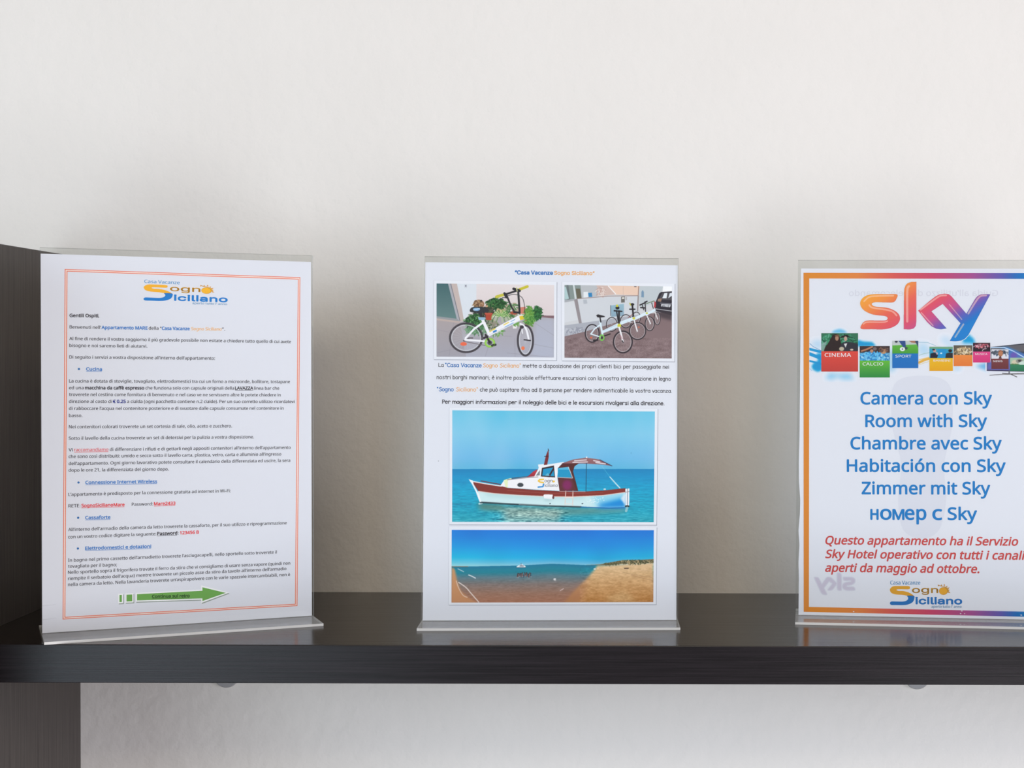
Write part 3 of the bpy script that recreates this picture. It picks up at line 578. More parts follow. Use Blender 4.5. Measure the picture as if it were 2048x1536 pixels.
    p.poly([(765, 850), (790, 800), (900, 790), (990, 815), (1010, 850), (930, 870), (820, 866)], (58, 62, 66), 1, smooth=4); p.ell(850, 824, 46, 20, (136, 178, 216)); p.line([(815, 835), (890, 812)], 7, (214, 228, 240))
    p.ell(1020, 1250, 54, 48, (156, 206, 92), 1, 24); p.ell(1020, 1250, 30, 28, (60, 60, 62), .8); p.line([(968, 1150), (1020, 1245)], 26, (54, 50, 54)); p.line([(946, 1190), (990, 1170)], 26, (58, 54, 60)); p.line([(1050, 1286), (1092, 1276)], 30, (60, 66, 60)); p.ell(1022, 1250, 66, 60, (120, 170, 70), .7, 6)
    D = (56, 56, 60)
    p.line([(1228, 625), (1290, 780), (1335, 855)], 22, D); p.line([(1382, 580), (1402, 860)], 26, D); p.line([(1330, 858), (1400, 868)], 26, D)
    p.line([(1190, 642), (1390, 578)], 24, D); p.line([(1105, 664), (1185, 640)], 36, (198, 190, 78)); p.line([(1400, 570), (1500, 532)], 34, (198, 188, 66))
    p.line([(1325, 562), (1400, 586)], 34, D); p.line([(1208, 620), (1232, 670)], 30, D); p.line([(1150, 705), (1180, 676), (1230, 672)], 9, D)
    p.line([(1250, 650), (1330, 632), (1420, 662), (1458, 740), (1470, 890)], 8, (70, 70, 74), 1, 6)
    p.line([(1360, 545), (1370, 590)], 12, (214, 214, 150))
    return p
bike_photo().build('photo', PHOTO['bike'], 'M', sm, 4)['label'] = 'printed photo of one white bicycle before potted plants'

def bikes_photo():
    p = Pic([(185, 512), (1560, 527), (1560, 1452), (185, 1443)], 380, 252, (206, 206, 210), 5)
    p.poly([(180, 505), (405, 508), (405, 700), (180, 705)], (136, 148, 146)); p.poly([(292, 505), (312, 505), (345, 700), (318, 700)], (206, 212, 214)); p.poly([(210, 505), (235, 505), (262, 700), (225, 700)], (112, 120, 122)); p.poly([(186, 540), (205, 540), (245, 690), (190, 700)], (176, 200, 202))
    p.poly([(330, 560), (385, 560), (405, 680), (345, 690)], (108, 104, 90)); p.poly([(390, 510), (640, 515), (670, 650), (405, 680)], (186, 188, 192)); p.poly([(430, 602), (485, 600), (490, 672), (430, 676)], (226, 228, 232)); p.poly([(488, 615), (535, 612), (542, 665), (496, 668)], (60, 132, 184))
    p.poly([(590, 515), (740, 520), (840, 632), (655, 655)], (206, 182, 174)); p.leaves(650, 600, 50, 60, 60, [(190, 160, 152), (222, 206, 200)], 26); p.poly([(745, 520), (1145, 526), (1125, 645), (840, 635)], (230, 200, 182)); p.line([(745, 525), (838, 626)], 12, (240, 236, 238)); p.line([(935, 530), (935, 640)], 4, (200, 176, 164))
    p.line([(1133, 528), (1126, 660)], 9, (150, 112, 100)); p.line([(1080, 532), (1100, 532)], 10, (90, 84, 90))
    p.poly([(345, 690), (1125, 648), (1130, 900), (720, 980), (405, 1000)], (206, 208, 214)); p.poly([(180, 735), (315, 728), (355, 960), (180, 995)], (212, 213, 218)); p.poly([(180, 705), (345, 690), (350, 705), (180, 738)], (170, 172, 178)); p.line([(345, 690), (740, 655), (1125, 648)], 8, (150, 130, 128))
    p.poly([(308, 702), (352, 692), (408, 1000), (372, 1005)], (150, 142, 146)); p.poly([(1142, 528), (1450, 527), (1355, 740), (1142, 800)], (192, 198, 203)); p.line([(1128, 650), (1120, 840)], 16, (150, 140, 140)); p.poly([(1168, 600), (1182, 575), (1200, 600), (1200, 670), (1166, 668)], (122, 150, 176))
    p.poly([(1445, 520), (1570, 520), (1570, 620), (1440, 610)], (248, 248, 252)); p.poly([(770, 775), (945, 752), (945, 905), (785, 920)], (152, 184, 200), 1, (140, 166, 184)); p.line([(775, 775), (775, 905)], 8, (96, 100, 110)); p.poly([(908, 662), (957, 658), (955, 735), (908, 738)], (112, 108, 104)); p.poly([(920, 670), (950, 668), (948, 690), (920, 692)], (226, 222, 216)); p.poly([(965, 665), (985, 664), (985, 705), (965, 706)], (180, 178, 180)); p.poly([(425, 700), (470, 700), (480, 750), (430, 755)], (180, 184, 192))
    p.poly([(180, 1030), (400, 1000), (720, 955), (1200, 880), (1240, 900), (900, 980), (450, 1110), (180, 1175)], (172, 174, 184)); p.leaves(330, 1090, 140, 40, 60, [(150, 152, 164), (190, 192, 200)], 30)
    p.poly([(180, 1172), (450, 1108), (900, 975), (1240, 880), (1570, 850), (1570, 1460), (180, 1460)], (132, 112, 114), 1, (138, 118, 120))
    n = p.noise(5, 3, 2)*26+p.noise(40, 16, 3)*26; gy = (p.yy/p.a.shape[0] > .72)[..., None]; p.a += n[..., None]*gy
    p.poly([(1340, 830), (1345, 740), (1395, 620), (1420, 600), (1570, 590), (1570, 905), (1345, 840)], (56, 54, 62)); p.poly([(1392, 690), (1436, 612), (1570, 600), (1570, 705), (1440, 700)], (84, 82, 88)); p.poly([(1435, 680), (1462, 615), (1500, 612), (1490, 680)], (226, 230, 236)); p.poly([(1512, 680), (1530, 615), (1570, 610), (1570, 640)], (216, 220, 228)); p.poly([(1380, 690), (1430, 680), (1420, 725), (1375, 720)], (150, 122, 108))
    p.poly([(1328, 800), (1334, 712), (1356, 740), (1350, 800)], (186, 70, 76)); p.poly([(1422, 755), (1545, 760), (1535, 795), (1420, 785)], (214, 214, 220)); p.leaves(1480, 775, 50, 10, 24, [(90, 90, 96), (150, 150, 156)], 12); p.line([(1345, 815), (1560, 845)], 8, (206, 206, 212)); p.line([(1410, 742), (1560, 750)], 6, (150, 150, 160)); p.poly([(1345, 840), (1570, 860), (1570, 970), (1420, 930)], (74, 66, 72), .85, soft=4)
    Wt, D = (216, 230, 240), (52, 50, 54)
    def wheel(cx, cy, rx, ry, w=13):
        for i in range(14):
            a = i*math.pi/7; p.line([(cx, cy), (cx+rx*math.cos(a), cy+ry*math.sin(a))], 1.8, (190, 186, 190), .6)
        p.ell(cx, cy, rx-w*.9, ry-w*.9, (200, 196, 200), .9, 5); p.ell(cx, cy, rx, ry, (58, 54, 60), 1, w)
    wheel(1105, 930, 52, 72, 9); wheel(1372, 940, 38, 80, 9); p.line([(1230, 890), (1338, 832)], 28, Wt); p.line([(1345, 865), (1375, 945)], 12, (230, 226, 228)); p.line([(1215, 725), (1222, 850)], 13, D); p.line([(1150, 768), (1200, 745), (1240, 720)], 16, D); p.line([(1180, 770), (1200, 830)], 12, D); p.line([(1300, 740), (1320, 810)], 10, D); p.line([(1230, 750), (1330, 715)], 9, (100, 120, 84)); p.line([(1160, 800), (1210, 805)], 18, D)
    wheel(970, 975, 70, 84, 10); wheel(1275, 1008, 58, 88, 11); p.line([(1080, 945), (1240, 870)], 36, Wt); p.line([(1240, 905), (1285, 1005)], 14, (230, 228, 232)); p.ell(1238, 872, 14, 12, (200, 200, 80))
    p.line([(1020, 822), (1085, 822)], 18, D); p.line([(1052, 765), (1066, 920)], 22, D); p.ell(1052, 760, 26, 16, D); p.line([(1020, 745), (1030, 770)], 14, (190, 184, 80)); p.line([(1050, 890), (1000, 930)], 8, (150, 90, 90))
    wheel(790, 1015, 68, 88, 10); wheel(1120, 1100, 104, 108, 13); p.line([(905, 1000), (1068, 940)], 42, Wt); p.line([(1076, 965), (1116, 1102)], 16, (234, 232, 236)); p.ell(1072, 938, 18, 16, (206, 200, 76)); p.line([(985, 980), (1050, 990)], 8, (206, 210, 214)); p.ell(1135, 1050, 12, 10, (196, 110, 90))
    p.line([(690, 1165), (770, 1138)], 14, (52, 48, 52)); p.line([(850, 840), (876, 990)], 16, D); p.line([(882, 845), (884, 1000)], 22, D); p.line([(822, 842), (918, 850)], 18, D); p.ell(862, 805, 26, 20, D); p.ell(858, 778, 16, 16, (206, 198, 70))
    wheel(540, 1130, 88, 112, 15); wheel(932, 1240, 120, 138, 17); p.ell(528, 1185, 14, 12, (216, 110, 80))
    p.line([(528, 1132), (570, 1075), (640, 1022)], 17, Wt); p.line([(520, 1138), (650, 1178)], 15, Wt); p.line([(642, 985), (672, 1150)], 24, Wt); p.poly([(668, 1098), (868, 1000), (892, 1048), (680, 1130)], Wt); p.line([(690, 1120), (880, 1045)], 5, (180, 196, 214)); p.line([(700, 1095), (850, 1025)], 10, (190, 210, 226))
    p.ell(886, 1032, 24, 26, (206, 204, 78)); p.line([(884, 1055), (905, 1120), (934, 1240)], 21, (236, 234, 238)); p.line([(925, 1225), (935, 1245)], 14, (60, 58, 62)); p.line([(905, 1160), (925, 1200)], 12, (196, 130, 140), .6)
    p.poly([(590, 900), (615, 888), (700, 910), (700, 922), (640, 930), (605, 925)], D); p.line([(640, 930), (650, 985)], 16, D); p.ell(664, 1185, 26, 34, (118, 200, 84), 1, 14); p.ell(664, 1185, 14, 18, (56, 66, 56)); p.line([(560, 1220), (610, 1215)], 20, D)
    return p
bikes_photo().build('photo', PHOTO['bikes'], 'M', sm, 4)['label'] = 'printed photo of a row of white bicycles beside a dark car'

def boat_photo():
    p = Pic([(110, 47), (1913, 58), (1903, 1040), (108, 1040)], 620, 340, (120, 195, 225), 7)
    v = p.yy/p.a.shape[0]; u = p.xx/p.a.shape[1]; hz = (570-u*8-50)/985
    sky = ramp(v/hz, [(0, (116, 196, 224)), (.4, (136, 200, 228)), (.8, (124, 188, 226)), (1, (108, 184, 218))])+(p.noise(140, 400, 1)*16+p.noise(60, 200, 4)*5)[..., None]*np.array([1.6, .5, .2])
    t = (v-hz)/(1-hz); sea = ramp(t, [(0, (0, 134, 186)), (.12, (0, 146, 196)), (.4, (14, 162, 200)), (.7, (34, 160, 190)), (1, (62, 168, 186))])
    rip = p.noise(34, 4, 5)+.8*p.noise(14, 2.5, 6)+.7*p.noise(70, 7, 9); sea = sea+(rip*np.clip(t*1.5, 0, 1)*30)[..., None]*np.array([1.1, 1, .9])
    p.a = np.where((v < hz)[..., None], sky, sea)
    rp = (p.noise(26, 4, 8)+p.noise(12, 3, 12))
    p.poly([(330, 890), (700, 900), (1300, 910), (1680, 900), (1640, 950), (1100, 985), (700, 970), (340, 930)], (104, 146, 140), .8, soft=6)
    p.poly([(560, 915), (1080, 930), (1060, 1040), (560, 1040)], (168, 182, 172), .75, soft=9)
    m = np.zeros(v.shape); k = (v > .86) & (u > .2) & (u < .58); m[k] = 1
    m = soften(m, 22)
    p.a += (rp*m*86)[..., None]*np.array([1, .95, .85])
    p.poly([(320, 865), (420, 875), (560, 890), (560, 930), (380, 925)], (96, 132, 120), .7, soft=5); p.line([(350, 878), (375, 872)], 16, (216, 232, 236), .8)
    hull = [(335, 765), (480, 785), (700, 800), (1000, 812), (1200, 812), (1450, 800), (1645, 770), (1655, 905), (1500, 914), (1250, 900), (900, 890), (600, 878), (360, 864)]
    p.poly(hull, (206, 230, 234)); p.poly([(1340, 806), (1645, 772), (1655, 908), (1400, 908)], (110, 196, 230), .6, soft=8); p.poly([(1420, 880), (1650, 820), (1655, 908), (1400, 912)], (20, 140, 214), .9, (10, 120, 206), soft=6)
    p.poly([(380, 775), (800, 806), (1300, 812), (1280, 840), (700, 836), (420, 810)], (170, 206, 210), .5, soft=4)
    for i in range(26): p.ell(1300+p.rs.rand()*160, 820+p.rs.rand()*50, 4, 4, (240, 246, 250), .8)
    p.line([(362, 866), (600, 880), (900, 894), (1250, 904)], 15, (58, 72, 78), .9); p.line([(1250, 906), (1500, 915), (1640, 912)], 8, (20, 96, 170), .8); p.line([(700, 885), (1250, 898)], 4, (200, 214, 216), .7)
    p.poly([(285, 684), (400, 700), (540, 718), (600, 737), (850, 755), (1060, 766), (1280, 769), (1450, 760), (1650, 738), (1650, 772), (1450, 800), (1200, 812), (1000, 812), (700, 799), (480, 784), (340, 764)], (132, 64, 60), 1, (140, 62, 56)); p.line([(345, 768), (480, 787), (700, 803), (1000, 815), (1200, 815), (1450, 803), (1645, 776)], 6, (230, 204, 196))
    p.line([(600, 760), (1000, 788), (1450, 780)], 4, (164, 96, 88), .7)
    p.line([(365, 676), (550, 710)], 8, (124, 60, 62)); p.line([(290, 680), (400, 700), (545, 722)], 9, (240, 232, 232))
    p.poly([(255, 660), (292, 672), (300, 705), (348, 795), (368, 864), (352, 862), (318, 770), (285, 705)], (240, 242, 246))
    Wt = (240, 238, 242)
    p.poly([(535, 720), (570, 668), (650, 658), (780, 640), (845, 634), (882, 545), (1015, 526), (1088, 516), (1050, 560), (1042, 640), (1062, 764), (850, 753), (600, 736)], Wt)
    p.poly([(566, 668), (630, 650), (640, 660), (604, 668), (600, 736), (582, 730)], (228, 236, 192)); p.line([(600, 666), (780, 646), (870, 640)], 6, (120, 96, 104), .8); p.line([(640, 652), (780, 636)], 6, (96, 72, 84))
    p.ell(714, 711, 28, 19, (72, 78, 84)); p.ell(714, 711, 28, 19, (200, 200, 206), .8, 3)
    p.poly([(772, 642), (830, 590), (866, 572), (844, 634)], (206, 72, 84), 1, (150, 52, 66)); p.poly([(850, 630), (888, 578), (886, 626)], (128, 132, 140)); p.line([(842, 636), (884, 556)], 9, Wt)
    p.poly([(905, 560), (1012, 538), (1022, 645), (895, 636)], (62, 50, 54)); p.poly([(916, 570), (1005, 556), (1016, 634), (908, 628)], (26, 150, 196)); p.line([(1008, 566), (968, 636)], 14, (70, 44, 50)); p.poly([(930, 628), (960, 604), (975, 632)], (130, 190, 210), .8)
    p.line([(880, 548), (1010, 528), (1095, 514)], 13, (238, 236, 240)); p.poly([(870, 530), (925, 526), (925, 546), (874, 550)], (236, 238, 242))
    p.poly([(922, 534), (940, 452), (964, 392), (966, 460), (952, 532)], (126, 54, 58)); p.line([(928, 458), (962, 456)], 6, (60, 40, 52)); p.line([(960, 392), (966, 408)], 6, (60, 44, 60))
    p.poly([(1048, 560), (1090, 518), (1236, 518), (1196, 545), (1182, 590), (1228, 764), (1196, 764), (1146, 552), (1060, 562)], (92, 54, 54)); p.poly([(1046, 562), (1140, 552), (1172, 650), (1046, 644)], (24, 152, 196)); p.poly([(1060, 560), (1140, 550), (1148, 575), (1050, 575)], (110, 190, 220), .8)
    p.line([(1140, 552), (1160, 600), (1178, 650)], 5, (226, 216, 216)); p.poly([(1044, 644), (1172, 650), (1212, 764), (1062, 766)], (102, 58, 62)); p.ell(1130, 712, 42, 44, (136, 52, 104), .9, soft=3); p.line([(1046, 644), (1172, 650)], 6, (196, 176, 180))
    p.poly([(1080, 520), (1180, 486), (1300, 468), (1420, 486), (1532, 543), (1440, 530), (1300, 522), (1180, 520)], (156, 112, 114), 1, (140, 94, 98))
    for a in ([(1195, 497), (1300, 489)], [(1180, 511), (1310, 507)], [(1365, 495), (1420, 506)], [(1385, 512), (1470, 524)]): p.line(a, 9, (230, 220, 226))
    p.line([(1420, 488), (1528, 542)], 7, (70, 64, 90)); p.line([(1301, 520), (1297, 762)], 7, (34, 92, 124)); p.ell(1303, 466, 6, 7, (244, 244, 246))
    p.line([(1440, 545), (1510, 640)], 3, (170, 206, 220), .7); p.line([(1510, 640), (1600, 738)], 9, (206, 226, 234)); p.line([(1520, 665), (1590, 735)], 4, (110, 180, 206)); p.ell(1464, 748, 12, 6, (220, 224, 226))
    for a in ([(1117, 765), (1110, 882)], [(1181, 765), (1178, 894)]): p.line(a, 7, (226, 206, 198))
    p.line([(1112, 822), (1180, 822)], 8, (234, 222, 216)); p.line([(1110, 878), (1178, 878)], 7, (230, 222, 216)); p.line([(1060, 768), (1290, 770)], 5, (190, 150, 150))
    p.poly([(918, 800), (930, 794), (1000, 796), (1002, 830), (985, 838), (925, 830)], (242, 240, 244)); p.ell(1006, 822, 9, 14, (110, 70, 70)); p.ell(960, 846, 40, 10, (160, 190, 196), .6, soft=3); p.ell(977, 876, 6, 6, (70, 90, 100)); p.ell(1265, 876, 8, 5, (60, 76, 90))
    p.poly([(1605, 830), (1650, 780), (1650, 905), (1640, 880)], (226, 232, 240), .9, soft=2); p.poly([(1648, 746), (1684, 740), (1682, 896), (1652, 905)], (232, 234, 240)); p.line([(1668, 745), (1666, 900)], 6, (120, 134, 150)); p.line([(1650, 775), (1684, 768)], 5, (150, 130, 130)); p.ell(1664, 898, 22, 8, (50, 60, 64)); p.line([(1664, 912), (1655, 940)], 22, (196, 214, 216), .6)
    p.line([(918, 662), (884, 664), (874, 676), (890, 686), (918, 690)], 13, (236, 192, 76)); p.line([(920, 704), (914, 726), (872, 730)], 12, (52, 138, 204)); p.ell(1010, 680, 9, 9, (240, 190, 70))
    p.ell(1700, 428, 5, 5, (90, 150, 190), .7)
    return p
bo = boat_photo().build('photo', PHOTO['boat'], 'M', sm, 4); bo['label'] = 'printed photo of a wooden boat on turquoise sea'
I = Ink('M')
for row in BOAT_TEXT: I.text(*row, layer=6)
I.build('boat_name', bo)

def beach_photo():
    p = Pic([(295, 70), (1722, 72), (1718, 580), (293, 583)], 560, 200, (30, 130, 210), 9)
    v = p.yy/p.a.shape[0]; u = p.xx/p.a.shape[1]; X = 295+u*1427; Y = 70+v*512
    hz = np.interp(X, [295, 760, 1000, 1240, 1720], [330, 322, 309, 318, 322]); d = np.abs(u-.56)
    t = (Y-70)/(hz-70); sky = ramp(t, [(0, (24, 122, 212)), (.45, (14, 144, 218)), (.72, (10, 164, 220)), (.9, (80, 176, 218)), (1, (130, 192, 218))])
    sky = sky+(np.clip(.45-u, 0, 1)*70*np.clip(t, .2, 1))[..., None]*np.array([1.3, 1.0, .3])+(np.clip(u-.72, 0, 1)*90*np.clip(t, .1, 1))[..., None]*np.array([1.4, .8, .2])+(p.noise(120, 160, 2)*12)[..., None]
    s = (Y-hz)/(583-hz); sea = ramp(s, [(0, (0, 124, 158)), (.12, (22, 136, 156)), (.3, (96, 130, 142)), (.5, (134, 122, 118)), (.75, (160, 122, 104)), (1, (170, 118, 94))])
    sea = sea+((p.noise(30, 4, 5)+p.noise(12, 3, 6))*14*np.clip(s*2, 0.2, 1))[..., None]
    p.a = np.where((Y < hz)[..., None], sky, sea)
    p.poly([(1318, 320), (1725, 296), (1725, 590), (1080, 590), (1160, 500), (1240, 420), (1300, 350)], (226, 196, 156), 1, (190, 132, 74), soft=3)
    p.poly([(1090, 560), (1190, 470), (1260, 400), (1230, 480), (1200, 590), (1080, 590)], (172, 116, 92), .6, soft=8); p.poly([(1380, 540), (1520, 500), (1620, 590), (1400, 590)], (214, 178, 130), .6, soft=8)
    m = ((X > 1200) & (Y > 330)).astype(float); p.a += ((p.noise(9, 3, 21)+p.noise(26, 8, 22))*m*22)[..., None]
    p.line([(1500, 370), (1720, 410)], 5, (186, 150, 112), .6); p.line([(1560, 390), (1720, 430)], 4, (180, 140, 104), .6); p.line([(1600, 350), (1720, 362)], 4, (200, 166, 130), .6)
    p.poly([(1240, 318), (1340, 314), (1420, 298), (1500, 283), (1620, 282), (1722, 276), (1725, 304), (1600, 306), (1500, 310), (1400, 320)], (126, 116, 88)); p.leaves(1590, 294, 130, 12, 130, [(78, 86, 60), (110, 104, 76), (190, 166, 126), (70, 72, 56)], 12); p.leaves(1420, 308, 60, 8, 50, [(78, 86, 60), (110, 104, 76)], 9)
    p.line([(1513, 342), (1540, 341)], 7, (96, 74, 60)); p.ell(1302, 346, 8, 5, (226, 224, 226))
    p.poly([(290, 330), (318, 345), (332, 420), (360, 500), (410, 545), (490, 590), (290, 590)], (206, 154, 112), 1, (196, 140, 100), soft=2); p.line([(296, 330), (410, 330)], 5, (110, 106, 96))
    p.line([(345, 440), (395, 475), (430, 515), (485, 578)], 7, (236, 222, 216), .9, 5); p.line([(328, 430), (345, 480), (375, 530), (405, 545)], 5, (230, 206, 190), .9, 4); p.line([(415, 388), (440, 398), (462, 410)], 7, (232, 234, 238), .9); p.line([(340, 345), (380, 365)], 6, (214, 216, 222), .8); p.line([(1058, 498), (1082, 484)], 5, (230, 206, 206), .8)
    p.poly([(750, 330), (765, 320), (790, 312), (815, 326), (815, 338), (755, 338)], (226, 232, 238)); p.line([(775, 325), (800, 325)], 6, (90, 96, 110)); p.line([(750, 336), (815, 336)], 4, (60, 90, 110)); p.line([(783, 305), (783, 325)], 3, (80, 100, 120))
    for i in range(16):
        x = 754+i*6.3+p.rs.rand()*6; y = 374+p.rs.rand()*20; h = 10+p.rs.rand()*12; p.line([(x, y), (x+p.rs.rand()*6-3, y+h)], 5, [(116, 62, 56), (96, 62, 64), (156, 96, 78), (70, 60, 74)][i % 4], .85); p.ell(x, y-4, 3, 4, (74, 52, 54), .9)
        if i % 3 == 0: p.line([(x-5, y+h), (x+8, y+h+2)], 2.5, (214, 206, 206), .7)
    p.ell(1020, 417, 10, 5, (240, 238, 240)); p.line([(1015, 425), (1028, 428)], 4, (214, 206, 206))
    return p
beach_photo().build('photo', PHOTO['beach'], 'M', sm, 4)['label'] = 'printed photo of a sandy beach under blue sky'

# ------------------------------------------------------------------ right sheet: television notice
wav = [(-105.0, -.6), (-104.9, 30), (-105.3, 44), (-104.6, 58), (-105.5, 70), (-104.4, 84), (-104.2, 96), (-105.4, 112), (-105.6, 128), (-105.2, 150), (-104.9, 291.2)]
sr = sheet('R', [wav[0], (105.2, -.6), (105.0, 291.1)]+wav[:0:-1], 'white notice with rainbow border and blue and red lettering, in the right holder')
def rm(x, y):       # position on the sheet from the notice's own 490 x 700 layout grid
    tl, tr, br, bl = [np.array(p) for p in RBOX]; u, v_ = (x-1600)/490, (y-540)/700
    p = (tl*(1-u)+tr*u)*(1-v_)+(bl*(1-u)+br*u)*v_; return float(p[0]), float(p[1])
RB = [(0, (226, 146, 56)), (.22, (230, 140, 76)), (.36, (222, 100, 92)), (.52, (206, 80, 112)), (.68, (172, 88, 146)), (.80, (104, 98, 176)), (.9, (10, 130, 196)), (1, (0, 130, 200))]
I = Ink('R'); N = 60
def strip(z0l, z1l, xl, xr, dz):
    for i in range(N):
        a, b_ = i/N, (i+1)/N; xa, xb = xl+(xr-xl)*a, xl+(xr-xl)*b_; c0, c1 = ramp(a, RB), ramp(b_, RB); base = len(I.v)
        I.tri([(xa, z0l+dz*a), (xb, z0l+dz*b_), (xb, z1l+dz*b_), (xa, z1l+dz*a)], [(0, 1, 2, 3)], c0, 1)
        for j in (1, 2): I.c[base+j] = tuple(ink_of('R', c1))
(x0, z1), (x0b, z0) = RIGHT_BORDER_OUT; (i0, j1), (i0b, j0) = RIGHT_BORDER_IN
strip(j1, z1, x0, 103.2, -.15); strip(z0, j0, x0b, 103.4, -.35)
I.poly([(x0, z1), (x0b, z0), (i0b, z0), (i0, z1)], (224, 142, 62), 2); I.poly([(98.6, z1), (98.8, z0), (103.4, z0-.3), (103.2, z1-.1)], (0, 130, 200), 2)
I.build('border', sr)
I = Ink('R')
for row in RIGHT_TEXT: I.text(*row)
I.build('lettering', sr)
logo('R', LOGO_RIGHT, sr)
I = Ink('R')
for row in GHOST_TEXT: I.text(*row, layer=0)
g = (224, 226, 232)
I.poly([rm(*q_) for q_ in catmull([(1790, 770), (1845, 752), (1900, 770), (1906, 850), (1890, 930), (1894, 1000), (1880, 1060), (1845, 1078), (1808, 1060), (1798, 1000), (1804, 930), (1786, 850)], 6)], (224, 226, 233), 0)
I.build('show_through', sr)['label'] = 'faint print showing through from the back'

a1 = lambda x, y: (1580+x/7.68, 500+y/7.68); a2 = lambda x, y: (1800+x/7.68, 500+y/7.68)
c3 = lambda x, y: (1600+x/8.904, 640+y/8.904); c4 = lambda x, y: (1820+x/8.982, 640+y/8.982)
SKY_S = [a1(*q_) for q_ in catmull([(1655, 684), (1652, 745), (1600, 806), (1460, 808), (1320, 806), (1268, 832), (1320, 872), (1500, 890), (1620, 935), (1690, 1000), (1700, 1080), (1655, 1150), (1560, 1200), (1440, 1222), (1280, 1220), (1105, 1214), (1118, 1140), (1185, 1090), (1340, 1086), (1480, 1084), (1512, 1050), (1470, 1018), (1290, 995), (1160, 938), (1100, 868), (1092, 800), (1135, 735), (1215, 694), (1340, 680), (1500, 682)], 5)]
SKY_K = [a2(*q_) for q_ in [(265, 492), (190, 494), (135, 510), (100, 545), (80, 600), (75, 660), (70, 1220), (165, 1224), (225, 1208), (255, 1170), (264, 1110)]]
SKY_Y = [a2(*q_) for q_ in [(292, 935), (470, 785), (560, 715), (620, 685), (700, 674), (760, 682), (800, 712), (1030, 982), (1160, 760), (1200, 710), (1250, 686), (1320, 679), (1395, 684), (1060, 1310), (1010, 1365), (950, 1395), (860, 1406), (775, 1400), (940, 1128), (668, 832), (495, 945), (728, 1208), (640, 1222), (570, 1212), (500, 1176), (430, 1110)]]
def hue(X, Y):
    t = (X-1722)/262+.30*(Y-620)/50
    return ramp(t, [(-.2, (240, 170, 50)), (.05, (232, 140, 66)), (.25, (224, 98, 80)), (.5, (214, 78, 100)), (.66, (190, 78, 132)), (.82, (100, 88, 172)), (1.0, (20, 120, 192)), (1.3, (0, 126, 196))])
def sky_logo():
    p = Pic([(1715, 560), (1988, 560), (1988, 690), (1715, 690)], 546, 260, (236, 238, 242), 4)
    X = 1715+p.xx/p.a.shape[1]*273; Y = 560+p.yy/p.a.shape[0]*130; H = hue(X, Y)
    for pts in (SKY_S, SKY_K, SKY_Y):
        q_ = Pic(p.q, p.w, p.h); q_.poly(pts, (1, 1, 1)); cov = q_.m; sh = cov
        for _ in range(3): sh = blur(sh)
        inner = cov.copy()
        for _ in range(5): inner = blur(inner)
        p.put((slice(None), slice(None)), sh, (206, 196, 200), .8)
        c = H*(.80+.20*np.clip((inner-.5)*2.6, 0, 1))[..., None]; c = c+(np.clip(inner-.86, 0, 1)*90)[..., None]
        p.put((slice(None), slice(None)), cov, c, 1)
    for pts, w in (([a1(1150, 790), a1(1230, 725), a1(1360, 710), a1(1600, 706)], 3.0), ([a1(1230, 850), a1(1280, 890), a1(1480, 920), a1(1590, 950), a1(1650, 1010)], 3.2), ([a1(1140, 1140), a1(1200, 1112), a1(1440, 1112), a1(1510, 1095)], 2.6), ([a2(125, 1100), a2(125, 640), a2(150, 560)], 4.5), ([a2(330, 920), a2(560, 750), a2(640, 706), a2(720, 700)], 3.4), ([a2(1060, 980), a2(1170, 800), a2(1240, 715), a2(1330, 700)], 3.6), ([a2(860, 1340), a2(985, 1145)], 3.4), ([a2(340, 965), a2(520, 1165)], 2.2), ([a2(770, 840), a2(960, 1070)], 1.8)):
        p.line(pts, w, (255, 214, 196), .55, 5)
    return p
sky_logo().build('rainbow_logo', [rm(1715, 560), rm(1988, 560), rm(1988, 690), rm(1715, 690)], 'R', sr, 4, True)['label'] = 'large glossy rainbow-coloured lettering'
def ghost_logo():
    p = Pic([(1622, 1140), (1716, 1140), (1716, 1196), (1622, 1196)], 188, 112, (220, 222, 230), 4)
    f_ = lambda q_: (1711-(q_[0]-1722)*.315, 1146+(q_[1]-563)*.36)
    for pts in (SKY_S, SKY_K, SKY_Y): p.poly([f_(q_) for q_ in pts], (208, 202, 216), 1, soft=1)
    return p
ghost_logo().build('show_through', [rm(1622, 1140), rm(1716, 1140), rm(1716, 1196), rm(1622, 1196)], 'R', sr, 1, True)

